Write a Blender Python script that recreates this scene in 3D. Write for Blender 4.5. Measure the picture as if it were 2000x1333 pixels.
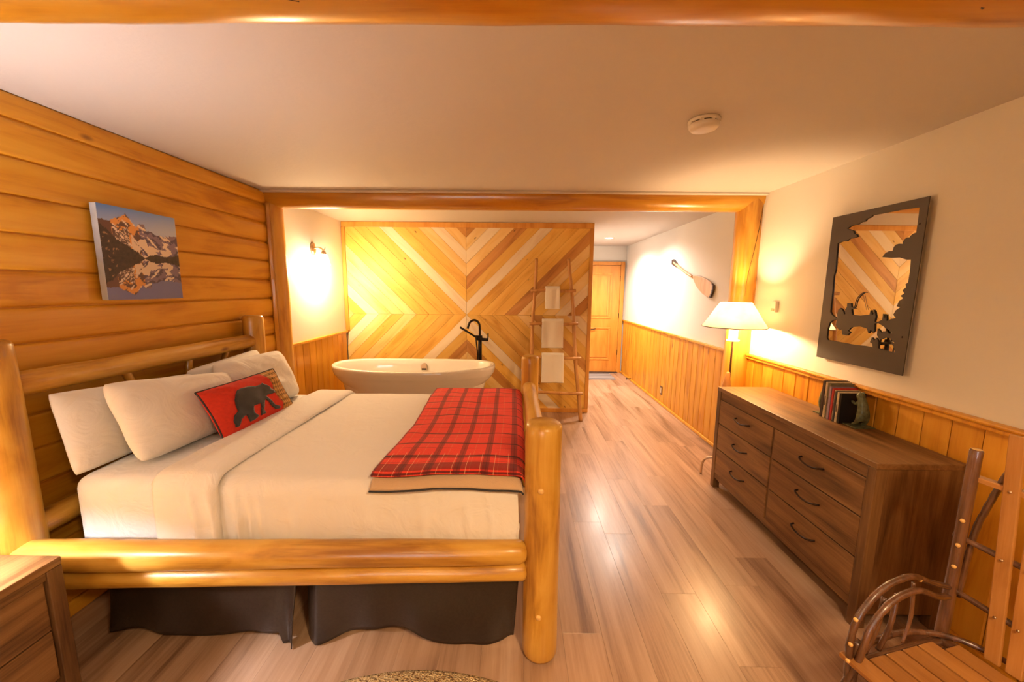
import bpy, bmesh, math, random
from mathutils import Vector, Matrix, noise

for o in list(bpy.data.objects): bpy.data.objects.remove(o, do_unlink=True)
S = bpy.context.scene
COL = S.collection
random.seed(7)
PI = math.pi

# ------------------------------------------------------------------ camera
EYE = 1.6
FPX = 738.7                        # focal length in pixels of the 2000 px wide frame
PITCH, YAW, ROLL = 0.138032, -0.0077047, -0.0087253
def cam_axes():
    cp, sp, cy, sy = math.cos(PITCH), math.sin(PITCH), math.cos(YAW), math.sin(YAW)
    cr, sr = math.cos(ROLL), math.sin(ROLL)
    f = Vector((sy*cp, cy*cp, -sp)); rt = Vector((cy, -sy, 0)); dn = f.cross(rt)
    return cr*rt + sr*dn, -sr*rt + cr*dn, f
RT, DN, FW = cam_axes()
cd = bpy.data.cameras.new('camera'); cam = bpy.data.objects.new('camera', cd); COL.objects.link(cam)
cd.sensor_fit = 'HORIZONTAL'; cd.sensor_width = 36.0; cd.lens = FPX/2000*36
cd.clip_start = 0.02; cd.clip_end = 100
cam.matrix_world = Matrix(((RT.x, -DN.x, -FW.x, 0), (RT.y, -DN.y, -FW.y, 0), (RT.z, -DN.z, -FW.z, EYE), (0, 0, 0, 1)))
S.camera = cam
def on_x(u, v, x):                 # a traced outline measured on the real wall plane x = const
    d = RT*((u-1000)/FPX) + DN*((v-666.5)/FPX) + FW
    p = d*(x/d.x); return (p.y, p.z+EYE)

# ------------------------------------------------------------------ light and exposure
S.view_settings.view_transform = 'Standard'; S.view_settings.look = 'None'
S.view_settings.exposure = 1.38; S.view_settings.gamma = 1.0; S.view_settings.use_curve_mapping = False
W = bpy.data.worlds.new('world'); S.world = W; W.use_nodes = True
bg = W.node_tree.nodes['Background']; bg.inputs[0].default_value = (0.75, 0.86, 1.0, 1); bg.inputs[1].default_value = 1.0
def lamp(name, kind, loc, energy, color, size=.05, rot=None, **kw):
    l = bpy.data.lights.new(name, kind); l.energy = energy; l.color = color
    if kind == 'AREA': l.shape = 'RECTANGLE'; l.size, l.size_y = size
    else: l.shadow_soft_size = size
    for k, v in kw.items(): setattr(l, k, v)
    o = bpy.data.objects.new(name, l); COL.objects.link(o); o.location = loc
    if rot: o.rotation_euler = rot
    return o
WARM = (1.0, 0.66, 0.33); SOFT = (1.0, 0.66, 0.34); HALL = (1.0, 0.86, 0.74); DAY = (0.86, 0.90, 1.0)
# added daylight fill through the unseen rear window (behind the camera, left)
lamp('rear_daylight_fill', 'AREA', (-1.05, -2.45, 1.5), 14, DAY, (1.4, 1.3), (PI/2, 0, 0))
# added warm fill spots behind the camera, no fixtures
lamp('rear_pot_light_glow', 'SPOT', (0.75, -0.45, 2.36), 135, SOFT, .16, (0, 0, 0), spot_size=2.75, spot_blend=.8)
lamp('rear_warm_fill_b', 'SPOT', (-0.7, -0.8, 2.36), 26, SOFT, .16, (0, 0, 0), spot_size=2.75, spot_blend=.8)
# hall pot light
lamp('hall_pot_light_glow', 'SPOT', (1.465, 6.11, 2.385), 95, HALL, .06, (0, 0, 0), spot_size=2.7, spot_blend=.8)
lamp('hall_fill_spot', 'SPOT', (1.5, 5.2, 2.385), 60, HALL, .06, (0, 0, 0), spot_size=2.7, spot_blend=.8)  # added second hall light without a fixture, brightens the hall wall

S.cycles.max_bounces = 6; S.cycles.diffuse_bounces = 3; S.cycles.glossy_bounces = 3; S.cycles.transmission_bounces = 3; S.cycles.caustics_reflective = False; S.cycles.caustics_refractive = False

# ------------------------------------------------------------------ helpers
MW = {}
def thing(name, label, cat, loc=(0, 0, 0), group=None):
    o = bpy.data.objects.new(name, None); COL.objects.link(o); o.location = loc; o.empty_display_size = .05
    MW[o.name] = Matrix.Translation(Vector(loc)); tag(o, label, cat, group); return o
def tag(o, label=None, cat=None, group=None, kind=None):
    if label: o['label'] = label
    if cat: o['category'] = cat
    if group: o['group'] = group
    if kind: o['kind'] = kind
    return o
def place(o, mw, parent=None):
    MW[o.name] = mw
    if parent is not None:
        o.parent = parent; o.matrix_parent_inverse = Matrix.Identity(4)
        o.matrix_local = MW[parent.name].inverted() @ mw
    else: o.matrix_world = mw
    return o
def link(name, me, mat, parent=None, mw=Matrix.Identity(4)):
    o = bpy.data.objects.new(name, me); COL.objects.link(o)
    if mat is not None and len(me.materials) == 0: me.materials.append(mat)
    return place(o, mw, parent)
def mesh(name, verts, faces, smooth=False):
    me = bpy.data.meshes.new(name); me.from_pydata([tuple(v) for v in verts], [], faces); me.update()
    if smooth: me.polygons.foreach_set('use_smooth', [True]*len(me.polygons))
    return me
def smooth_all(me, on=True): me.polygons.foreach_set('use_smooth', [on]*len(me.polygons))
def box_mesh(name, sx, sy, sz, bevel=0.0, seg=2):
    bm = bmesh.new(); bmesh.ops.create_cube(bm, size=1)
    bmesh.ops.scale(bm, vec=(sx, sy, sz), verts=bm.verts)
    if bevel > 0:
        bmesh.ops.bevel(bm, geom=bm.edges[:], offset=min(bevel, .45*min(sx, sy, sz)), segments=seg, affect='EDGES', profile=.5)
    me = bpy.data.meshes.new(name); bm.to_mesh(me); bm.free(); return me
def box(name, x0, x1, y0, y1, z0, z1, mat, parent=None, bevel=0.0, seg=2):
    me = box_mesh(name, abs(x1-x0), abs(y1-y0), abs(z1-z0), bevel, seg)
    return link(name, me, mat, parent, Matrix.Translation(((x0+x1)/2, (y0+y1)/2, (z0+z1)/2)))
def frame_z(d):
    d = Vector(d).normalized(); a = Vector((0, 0, 1)) if abs(d.z) < .95 else Vector((0, 1, 0))
    x = a.cross(d).normalized(); return Matrix((x, d.cross(x), d)).transposed()
def log(name, p0, p1, r0, r1=None, mat=None, parent=None, rnd=.018, wob=.04, bend=0.0, seg=28, rings=26, seed=0, flat=None):
    """a peeled log, axis on its local Z, rounded ends, uneven radius"""
    r1 = r0 if r1 is None else r1
    p0, p1 = Vector(p0), Vector(p1); L = (p1-p0).length
    ts = [0, 0, rnd*.3/L, rnd/L] + [rnd/L + (1-2*rnd/L)*i/rings for i in range(1, rings)] + [1-rnd/L, 1-rnd*.3/L, 1, 1]
    rs = [0, 1-rnd/r0*.95, 1-rnd/r0*.32, 1] + [1]*(rings-1) + [1, 1-rnd/r1*.32, 1-rnd/r1*.95, 0]
    V, F = [], []
    for i, (t, k) in enumerate(zip(ts, rs)):
        for j in range(seg):
            a = 2*PI*j/seg
            n = noise.noise(Vector((math.cos(a)*.9+seed*7.3, math.sin(a)*.9, t*L*3.0)))
            n2 = noise.noise(Vector((math.cos(a)*2.2+seed*3.1, math.sin(a)*2.2+9, t*L*9.0)))
            r = (r0+(r1-r0)*t)*k*(1+wob*n+wob*.35*n2)
            bx = bend*math.sin(PI*t)
            x, y = r*math.cos(a)+bx, r*math.sin(a)
            if flat is not None and y > flat: y = flat
            V.append((x, y, (t-.5)*L))
    for i in range(len(ts)-1):
        for j in range(seg):
            F.append((i*seg+j, i*seg+(j+1) % seg, (i+1)*seg+(j+1) % seg, (i+1)*seg+j))
    me = mesh(name, V, F, True)
    bm = bmesh.new(); bm.from_mesh(me); bmesh.ops.remove_doubles(bm, verts=bm.verts, dist=1e-5); bm.to_mesh(me); bm.free()
    m = frame_z(p1-p0).to_4x4(); m.translation = (p0+p1)/2
    return link(name, me, mat, parent, m)
def spline(pts, n=8):
    pts = [Vector(p) for p in pts]; out = []
    q = [2*pts[0]-pts[1]] + pts + [2*pts[-1]-pts[-2]]
    for i in range(1, len(q)-2):
        for k in range(n):
            t = k/n; a, b, c, d = q[i-1], q[i], q[i+1], q[i+2]
            out.append(.5*((2*b)+(c-a)*t+(2*a-5*b+4*c-d)*t*t+(3*b-a-3*c+d)*t**3))
    out.append(pts[-1]); return out
def tube_mesh(name, pts, r, seg=12, n=8, wob=0, seed=0, smooth_path=True):
    P = spline(pts, n) if smooth_path and len(pts) > 2 else [Vector(p) for p in pts]
    if len(P) == 2: P = [P[0].lerp(P[1], i/8) for i in range(9)]
    N = len(P); V, F = [], []; t0 = (P[1]-P[0]).normalized(); fr = frame_z(t0); u = fr.col[0].copy()
    for i, p in enumerate(P):
        t = (P[min(i+1, N-1)]-P[max(i-1, 0)]).normalized(); u = (u-t*u.dot(t)).normalized(); w = t.cross(u)
        rr = r[0]+(r[1]-r[0])*i/(N-1) if isinstance(r, tuple) else r
        for j in range(seg):
            a = 2*PI*j/seg; k = 1+wob*noise.noise(Vector((i*.7+seed*5, math.cos(a), math.sin(a))))
            V.append(p+(u*math.cos(a)+w*math.sin(a))*rr*k)
    for i in range(N-1):
        for j in range(seg): F.append((i*seg+j, i*seg+(j+1) % seg, (i+1)*seg+(j+1) % seg, (i+1)*seg+j))
    F.append(tuple(range(seg))[::-1]); F.append(tuple((N-1)*seg+j for j in range(seg)))
    return V, F
def recenter(V):
    c = Vector((0, 0, 0))
    lo = [min(v[k] for v in V) for k in range(3)]; hi = [max(v[k] for v in V) for k in range(3)]
    c = Vector([(a+b)/2 for a, b in zip(lo, hi)]); return [Vector(v)-c for v in V], c
def solid(name, V, F, mat, parent=None, smooth=True):
    V, c = recenter(V); return link(name, mesh(name, V, F, smooth), mat, parent, Matrix.Translation(c))
def tube(name, pts, r, mat, parent=None, **k):
    V, F = tube_mesh(name, pts, r, **k); return solid(name, V, F, mat, parent)
def lathe(name, prof, center, mat, parent=None, seg=40, sx=1, sy=1, axis=None, smooth=True):
    V, F = [], []
    for r, z in prof:
        for j in range(seg):
            a = 2*PI*j/seg; V.append((r*math.cos(a)*sx, r*math.sin(a)*sy, z))
    for i in range(len(prof)-1):
        for j in range(seg): F.append((i*seg+j, i*seg+(j+1) % seg, (i+1)*seg+(j+1) % seg, (i+1)*seg+j))
    me = mesh(name, V, F, smooth)
    bm = bmesh.new(); bm.from_mesh(me); bmesh.ops.remove_doubles(bm, verts=bm.verts, dist=1e-6); bm.to_mesh(me); bm.free()
    m = frame_z(axis).to_4x4() if axis else Matrix.Identity(4); m.translation = Vector(center)
    return link(name, me, mat, parent, m)
def prism(name, poly, to3, depth, mat, parent=None, bevel=0.0):
    """outline in the plane given a thickness: to3(a, b, t) with t along the thickness"""
    n = len(poly); V = [Vector(to3(a, b, 0)) for a, b in poly]+[Vector(to3(a, b, depth)) for a, b in poly]
    V, c = recenter(V); bm = bmesh.new(); vs = [bm.verts.new(v) for v in V]
    f1 = bm.faces.new(vs[:n]); f2 = bm.faces.new(vs[n:][::-1])
    for i in range(n): bm.faces.new((vs[i], vs[n+i], vs[n+(i+1) % n], vs[(i+1) % n]))
    bmesh.ops.recalc_face_normals(bm, faces=bm.faces)
    if bevel: 
        bmesh.ops.bevel(bm, geom=[e for e in bm.edges if (f1 in e.link_faces) != (f2 in e.link_faces)], offset=bevel, segments=2, affect='EDGES', profile=.5)
    bmesh.ops.triangulate(bm, faces=[f for f in bm.faces if len(f.verts) > 4])
    me = bpy.data.meshes.new(name); bm.to_mesh(me); bm.free()
    return link(name, me, mat, parent, Matrix.Translation(c))
def grid(name, nu, nv, fn, mat, parent=None, uv=None, thick=0.0, smooth=True):
    V = [Vector(fn(i/nu, j/nv)) for j in range(nv+1) for i in range(nu+1)]
    F = [(j*(nu+1)+i, j*(nu+1)+i+1, (j+1)*(nu+1)+i+1, (j+1)*(nu+1)+i) for j in range(nv) for i in range(nu)]
    V2, c = recenter(V); me = mesh(name, V2, F, smooth)
    if uv:
        L = me.uv_layers.new(name='UVMap'); cu = [uv(i/nu, j/nv) for j in range(nv+1) for i in range(nu+1)]
        for l in me.loops: L.data[l.index].uv = cu[l.vertex_index]
    o = link(name, me, mat, parent, Matrix.Translation(c))
    if thick:
        m = o.modifiers.new('thickness', 'SOLIDIFY'); m.thickness = abs(thick); m.offset = 1 if thick > 0 else -1
    return o
def paint(o, fn):
    """print on a flat or soft surface: colour per corner from its UV"""
    me = o.data; a = me.color_attributes.new('print', 'FLOAT_COLOR', 'POINT'); L = me.uv_layers[0]
    uvs = {}
    for l in me.loops: uvs[l.vertex_index] = tuple(L.data[l.index].uv)
    for i in range(len(me.vertices)):
        c = fn(*uvs.get(i, (0, 0))); a.data[i].color = (*c, 1)
def srgb(r, g, b): return tuple(((c/255)/12.92 if c/255 <= .04045 else ((c/255+.055)/1.055)**2.4) for c in (r, g, b))

# ------------------------------------------------------------------ materials
def nodes(name):
    m = bpy.data.materials.new(name); m.use_nodes = True; nt = m.node_tree
    return m, nt, nt.nodes['Principled BSDF'], nt.links.new
def N(nt, t, **k):
    n = nt.nodes.new(t)
    for a, b in k.items():
        if a.startswith('i_'): n.inputs[int(a[2:])].default_value = b
        else: setattr(n, a, b)
    return n
def ramp(nt, stops):
    r = N(nt, 'ShaderNodeValToRGB'); e = r.color_ramp.elements
    e[0].position, e[0].color = stops[0][0], (*stops[0][1], 1); e[1].position, e[1].color = stops[-1][0], (*stops[-1][1], 1)
    for p, c in stops[1:-1]:
        x = e.new(p); x.color = (*c, 1)
    return r
def wood(name, light, mid, dark, axis='Z', scale=1.0, rough=.38, knots=.35, coat=.25, randv=.25, bump=.12, grain=.5, knotcol=None, knotsize=1.0, con=1.0, stretch=1.6):
    m, nt, b, lk = nodes(name)
    tc = N(nt, 'ShaderNodeTexCoord'); oi = N(nt, 'ShaderNodeObjectInfo')
    mul = N(nt, 'ShaderNodeVectorMath', operation='SCALE'); mul.inputs[0].default_value = (17, 31, 23); lk(oi.outputs['Random'], mul.inputs['Scale'])
    add = N(nt, 'ShaderNodeVectorMath', operation='ADD'); lk(tc.outputs['Object'], add.inputs[0]); lk(mul.outputs[0], add.inputs[1])
    k = 'XYZ'.index(axis)
    def mp(al, ac):
        v = [ac*scale]*3; v[k] = al*scale; n = N(nt, 'ShaderNodeMapping'); n.inputs['Scale'].default_value = v; lk(add.outputs[0], n.inputs[0]); return n
    n1 = N(nt, 'ShaderNodeTexNoise'); n1.inputs['Scale'].default_value = 1; n1.inputs['Detail'].default_value = 4; n1.inputs['Distortion'].default_value = .8; lk(mp(stretch, 9).outputs[0], n1.inputs[0])
    n2 = N(nt, 'ShaderNodeTexNoise'); n2.inputs['Scale'].default_value = 1; n2.inputs['Detail'].default_value = 6; n2.inputs['Roughness'].default_value = .7; lk(mp(3, 75).outputs[0], n2.inputs[0])
    mx = N(nt, 'ShaderNodeMix'); mx.inputs[0].default_value = grain*.6; lk(n1.outputs[0], mx.inputs[2]); lk(n2.outputs[0], mx.inputs[3])
    rp = ramp(nt, [(.48-.18/con, dark), (.48-.01/con, mid), (.48+.20/con, light)]); lk(mx.outputs[0], rp.inputs[0])
    col = rp.outputs[0]
    if knots > 0:
        vo = N(nt, 'ShaderNodeTexVoronoi'); vo.inputs['Scale'].default_value = 1; lk((mp(4.5, 10.0) if axis == 'X' else mp(2.2, 5.0)).outputs[0], vo.inputs[0])
        sx = N(nt, 'ShaderNodeSeparateColor'); lk(vo.outputs['Color'], sx.inputs[0])
        g = N(nt, 'ShaderNodeMath', operation='LESS_THAN'); lk(sx.outputs[0], g.inputs[0]); g.inputs[1].default_value = knots
        mr = N(nt, 'ShaderNodeMapRange', interpolation_type='SMOOTHSTEP'); lk(vo.outputs['Distance'], mr.inputs[0])
        mr.inputs[1].default_value = .03*knotsize; mr.inputs[2].default_value = .15*knotsize; mr.inputs[3].default_value = 1; mr.inputs[4].default_value = 0
        mm = N(nt, 'ShaderNodeMath', operation='MULTIPLY'); lk(mr.outputs[0], mm.inputs[0]); lk(g.outputs[0], mm.inputs[1])
        m2 = N(nt, 'ShaderNodeMath', operation='MULTIPLY'); lk(mm.outputs[0], m2.inputs[0]); m2.inputs[1].default_value = .85
        kc = N(nt, 'ShaderNodeMix', data_type='RGBA'); lk(m2.outputs[0], kc.inputs[0]); lk(col, kc.inputs[6])
        kc.inputs[7].default_value = (*(knotcol or tuple(c*.35 for c in dark)), 1); col = kc.outputs[2]
    hv = N(nt, 'ShaderNodeHueSaturation'); mr2 = N(nt, 'ShaderNodeMapRange'); lk(oi.outputs['Random'], mr2.inputs[0])
    mr2.inputs[3].default_value = 1-randv; mr2.inputs[4].default_value = 1+randv*.6; lk(mr2.outputs[0], hv.inputs['Value']); lk(col, hv.inputs['Color'])
    lk(hv.outputs[0], b.inputs['Base Color']); b.inputs['Roughness'].default_value = rough
    b.inputs['Coat Weight'].default_value = coat; b.inputs['Coat Roughness'].default_value = .18
    if bump:
        bp = N(nt, 'ShaderNodeBump'); bp.inputs['Strength'].default_value = bump; bp.inputs['Distance'].default_value = .01
        lk(mx.outputs[0], bp.inputs['Height']); lk(bp.outputs[0], b.inputs['Normal'])
    return m
def plain(name, col, rough=.5, metal=0, bump=0, bscale=200, coat=0, emit=None, es=0, sheen=0, var=0, trans=0):
    m, nt, b, lk = nodes(name)
    b.inputs['Base Color'].default_value = (*col, 1); b.inputs['Roughness'].default_value = rough; b.inputs['Metallic'].default_value = metal
    b.inputs['Coat Weight'].default_value = coat; b.inputs['Sheen Weight'].default_value = sheen
    if emit: b.inputs['Emission Color'].default_value = (*emit, 1); b.inputs['Emission Strength'].default_value = es
    tc = N(nt, 'ShaderNodeTexCoord'); n = N(nt, 'ShaderNodeTexNoise'); n.inputs['Scale'].default_value = bscale; n.inputs['Detail'].default_value = 4; lk(tc.outputs['Object'], n.inputs[0])
    if var:
        r = ramp(nt, [(.3, tuple(c*(1-var) for c in col)), (.7, tuple(min(1, c*(1+var)) for c in col))]); lk(n.outputs[0], r.inputs[0]); lk(r.outputs[0], b.inputs['Base Color'])
    if bump:
        bp = N(nt, 'ShaderNodeBump'); bp.inputs['Strength'].default_value = bump; bp.inputs['Distance'].default_value = .004; lk(n.outputs[0], bp.inputs['Height']); lk(bp.outputs[0], b.inputs['Normal'])
    return m
def printed(name, rough=.6):
    m, nt, b, lk = nodes(name); a = N(nt, 'ShaderNodeVertexColor', layer_name='print'); lk(a.outputs[0], b.inputs['Base Color']); b.inputs['Roughness'].default_value = rough; return m

M = {}
M['wall'] = plain('wall_paint', (.80, .76, .70), .7, bump=.12, bscale=90)
M['ceiling'] = plain('ceiling_paint', (.62, .575, .53), .75, bump=.25, bscale=45)
M['logwall'] = wood('log_wall_pine', (.82, .425, .036), (.74, .345, .020), (.54, .205, .009), 'Y', 1, .42, .26, .12, .07, .05, .35, knotcol=(.15, .04, .006), knotsize=.7, con=1.2)
M['post'] = wood('peeled_log_pine', (.78, .43, .065), (.68, .33, .036), (.48, .19, .016), 'Z', 1, .36, .28, .25, .06, .15, .35, knotsize=.7, con=1.2)
M['beam'] = wood('varnished_beam_pine', (.66, .33, .028), (.58, .26, .016), (.40, .15, .008), 'Z', 1, .30, .22, .4, .06, .12, .35, knotsize=.7, con=1.3)
M['bedlog'] = wood('bed_log_pine', (.72, .42, .080), (.58, .295, .038), (.33, .135, .013), 'Z', 1.2, .36, .5, .25, .05, .2, .35, knotcol=(.16, .05, .008), knotsize=.9, con=1.35)
M['wains'] = wood('wainscot_pine', (.80, .40, .036), (.72, .32, .020), (.50, .175, .008), 'Z', 1, .4, .34, .15, .10, .05, .4, knotcol=(.20, .05, .006), knotsize=.9, con=1.2)
M['door'] = wood('door_fir', (.82, .36, .06), (.74, .29, .04), (.62, .21, .024), 'Z', 1.3, .35, 0, .3, .04, .04)
M['p_w'] = wood('whitewashed_plank', (.93, .80, .60), (.89, .73, .51), (.80, .60, .38), 'X', 1, .5, .06, .0, .05, .05, .4, knotcol=(.4, .2, .08), knotsize=.5)
M['p_l'] = wood('pale_pine_plank', (.92, .68, .33), (.88, .60, .23), (.74, .42, .12), 'X', 1, .5, .4, .0, .06, .05, .4, knotcol=(.16, .05, .01), knotsize=.75)
M['p_m'] = wood('honey_pine_plank', (.88, .56, .135), (.82, .475, .088), (.64, .31, .042), 'X', 1, .5, .6, .0, .10, .05, .4, knotcol=(.10, .03, .006), knotsize=.8, con=1.2)
M['p_d'] = wood('brown_pine_plank', (.68, .34, .085), (.56, .25, .055), (.32, .12, .022), 'X', 1, .5, .5, .0, .12, .05, .4, knotcol=(.07, .02, .005), knotsize=.75)
M['pframe'] = wood('panel_frame_pine', (.76, .38, .075), (.68, .31, .052), (.52, .20, .026), 'Z', 1, .45, .15, .1, .05, .05)
M['dresser'] = wood('walnut_laminate', (.30, .160, .062), (.18, .088, .032), (.060, .025, .009), 'Y', 1.3, .42, .10, .0, .12, .05, .6, con=1.2, stretch=1.0)
M['dresser_z'] = wood('walnut_laminate_upright', (.24, .130, .050), (.145, .070, .026), (.055, .024, .009), 'Z', 1.3, .42, .06, .0, .06, .05, .6, con=1.2, stretch=1.0)
M['floor'] = wood('laminate_floor', (.52, .345, .23), (.40, .245, .152), (.20, .105, .056), 'Y', .8, .33, .05, .12, .07, .04, .6, knotcol=(.10, .05, .025), con=1.25, stretch=.8)
M['bark'] = wood('varnished_bark', (.20, .085, .035), (.10, .038, .015), (.04, .014, .006), 'Z', 3, .2, .2, .7, .15, .6, knotcol=(.25, .12, .05))
M['slat'] = wood('oak_slat', (.60, .30, .095), (.50, .225, .06), (.36, .14, .03), 'Z', 1.5, .27, .05, .5, .08, .06)
M['slat_y'] = wood('oak_seat_slat', (.40, .18, .05), (.32, .13, .03), (.21, .075, .015), 'Z', 1.5, .3, .05, .4, .1, .06)
M['cutend'] = plain('cut_wood_end', (.80, .48, .16), .4, var=.15, bscale=90)
M['ladder'] = wood('ladder_pole', (.66, .34, .11), (.55, .26, .07), (.40, .16, .035), 'Z', 1.5, .5, .2, .05, .06, .12)
M['paddle'] = wood('paddle_wood', (.80, .47, .24), (.70, .38, .18), (.52, .25, .10), 'Z', 2, .4, .0, .2, .05, .05)
M['paddle_d'] = plain('paddle_dark_edge', (.06, .03, .015), .4, var=.3, bscale=60)
def cloth_mat(name, col):
    m, nt, b, lk = nodes(name); b.inputs['Base Color'].default_value = (*col, 1); b.inputs['Roughness'].default_value = .8; b.inputs['Sheen Weight'].default_value = .2
    tc = N(nt, 'ShaderNodeTexCoord'); n = N(nt, 'ShaderNodeTexNoise'); n.inputs['Scale'].default_value = 7; n.inputs['Detail'].default_value = 3; n.inputs['Distortion'].default_value = 1.6; lk(tc.outputs['Object'], n.inputs[0])
    n2 = N(nt, 'ShaderNodeTexNoise'); n2.inputs['Scale'].default_value = 300; lk(tc.outputs['Object'], n2.inputs[0])
    a = N(nt, 'ShaderNodeMath', operation='MULTIPLY_ADD'); lk(n2.outputs[0], a.inputs[0]); a.inputs[1].default_value = .03; lk(n.outputs[0], a.inputs[2])
    bp = N(nt, 'ShaderNodeBump'); bp.inputs['Strength'].default_value = .35; bp.inputs['Distance'].default_value = .03; lk(a.outputs[0], bp.inputs['Height']); lk(bp.outputs[0], b.inputs['Normal']); return m
M['sheet'] = cloth_mat('white_cotton', (.86, .83, .80)); M['fitted'] = cloth_mat('fitted_sheet_cotton', (.84, .84, .85))
M['towel'] = plain('white_terry', (.86, .80, .73), .95, bump=.6, bscale=260, sheen=.6)
M['skirt'] = plain('dark_brown_skirt_fabric', (.026, .016, .011), .38, bump=.2, bscale=90, var=.2)
M['lining'] = plain('tan_sherpa', (.62, .42, .25), .95, bump=.5, bscale=220, sheen=.5)
M['tub'] = plain('glossy_acrylic', (.84, .80, .74), .12, coat=.5)
M['black'] = plain('oil_rubbed_bronze', (.020, .013, .010), .3, metal=.7, var=.3, bscale=30)
M['handle'] = plain('dark_bronze_handle', (.035, .02, .012), .35, metal=.8)
M['steel'] = plain('antique_brass', (.55, .40, .25), .3, metal=1)
M['pole'] = plain('bronze_pole', (.16, .08, .035), .35, metal=.8)
M['plate'] = plain('powder_coated_plate', (.062, .044, .030), .5, bump=.1, bscale=300)
M['mirror'] = plain('mirror_silver', (.90, .88, .84), .015, metal=1)
M['plastic'] = plain('white_plastic', (.80, .76, .70), .4)
M['plastic_d'] = plain('dark_slot', (.05, .035, .03), .6)
M['outlet'] = plain('brown_outlet_plate', (.16, .07, .025), .4)
M['outlet_l'] = plain('cream_outlet_face', (.72, .55, .35), .4)
M['piping'] = plain('black_piping', (.02, .016, .014), .7)
M['bear'] = plain('black_felt', (.030, .026, .024), .95, sheen=.4, bump=.3, bscale=300)
M['pillowprint'] = printed('printed_pillow_fabric', .9)
M['canvas'] = printed('printed_canvas', .45)
M['canvas_edge'] = plain('wrapped_canvas_edge', (.62, .70, .88), .5, var=.3, bscale=6)
M['verdigris'] = plain('green_bronze_patina', (.12, .13, .065), .5, metal=.3, var=.5, bscale=35, bump=.3)
M['mat_g'] = plain('grey_door_mat', (.36, .33, .32), .95, bump=.6, bscale=200)
M['mat_d'] = plain('dark_mat_rib', (.12, .10, .09), .95)
M['white_trim'] = plain('white_trim_paint', (.74, .66, .58), .5)
M['glass_pane'] = plain('window_glass', (1, 1, 1), .02)
b_ = M['glass_pane'].node_tree.nodes['Principled BSDF']; b_.inputs['Transmission Weight'].default_value = 1.0; b_.inputs['IOR'].default_value = 1.01
def rug_mat():
    m, nt, b, lk = nodes('woven_jute_rug'); tc = N(nt, 'ShaderNodeTexCoord')
    v = N(nt, 'ShaderNodeTexVoronoi'); v.inputs['Scale'].default_value = 160; lk(tc.outputs['Object'], v.inputs[0])
    n = N(nt, 'ShaderNodeTexNoise'); n.inputs['Scale'].default_value = 90; n.inputs['Detail'].default_value = 5; lk(tc.outputs['Object'], n.inputs[0])
    r = ramp(nt, [(.36, (.22, .11, .04)), (.47, (.64, .45, .22)), (.7, (.76, .58, .32))]); lk(n.outputs[0], r.inputs[0]); lk(r.outputs[0], b.inputs['Base Color']); b.inputs['Roughness'].default_value = .95
    bp = N(nt, 'ShaderNodeBump'); bp.inputs['Strength'].default_value = .8; bp.inputs['Distance'].default_value = .01; lk(v.outputs['Distance'], bp.inputs['Height']); lk(bp.outputs[0], b.inputs['Normal']); return m
M['rug'] = rug_mat()
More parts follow.
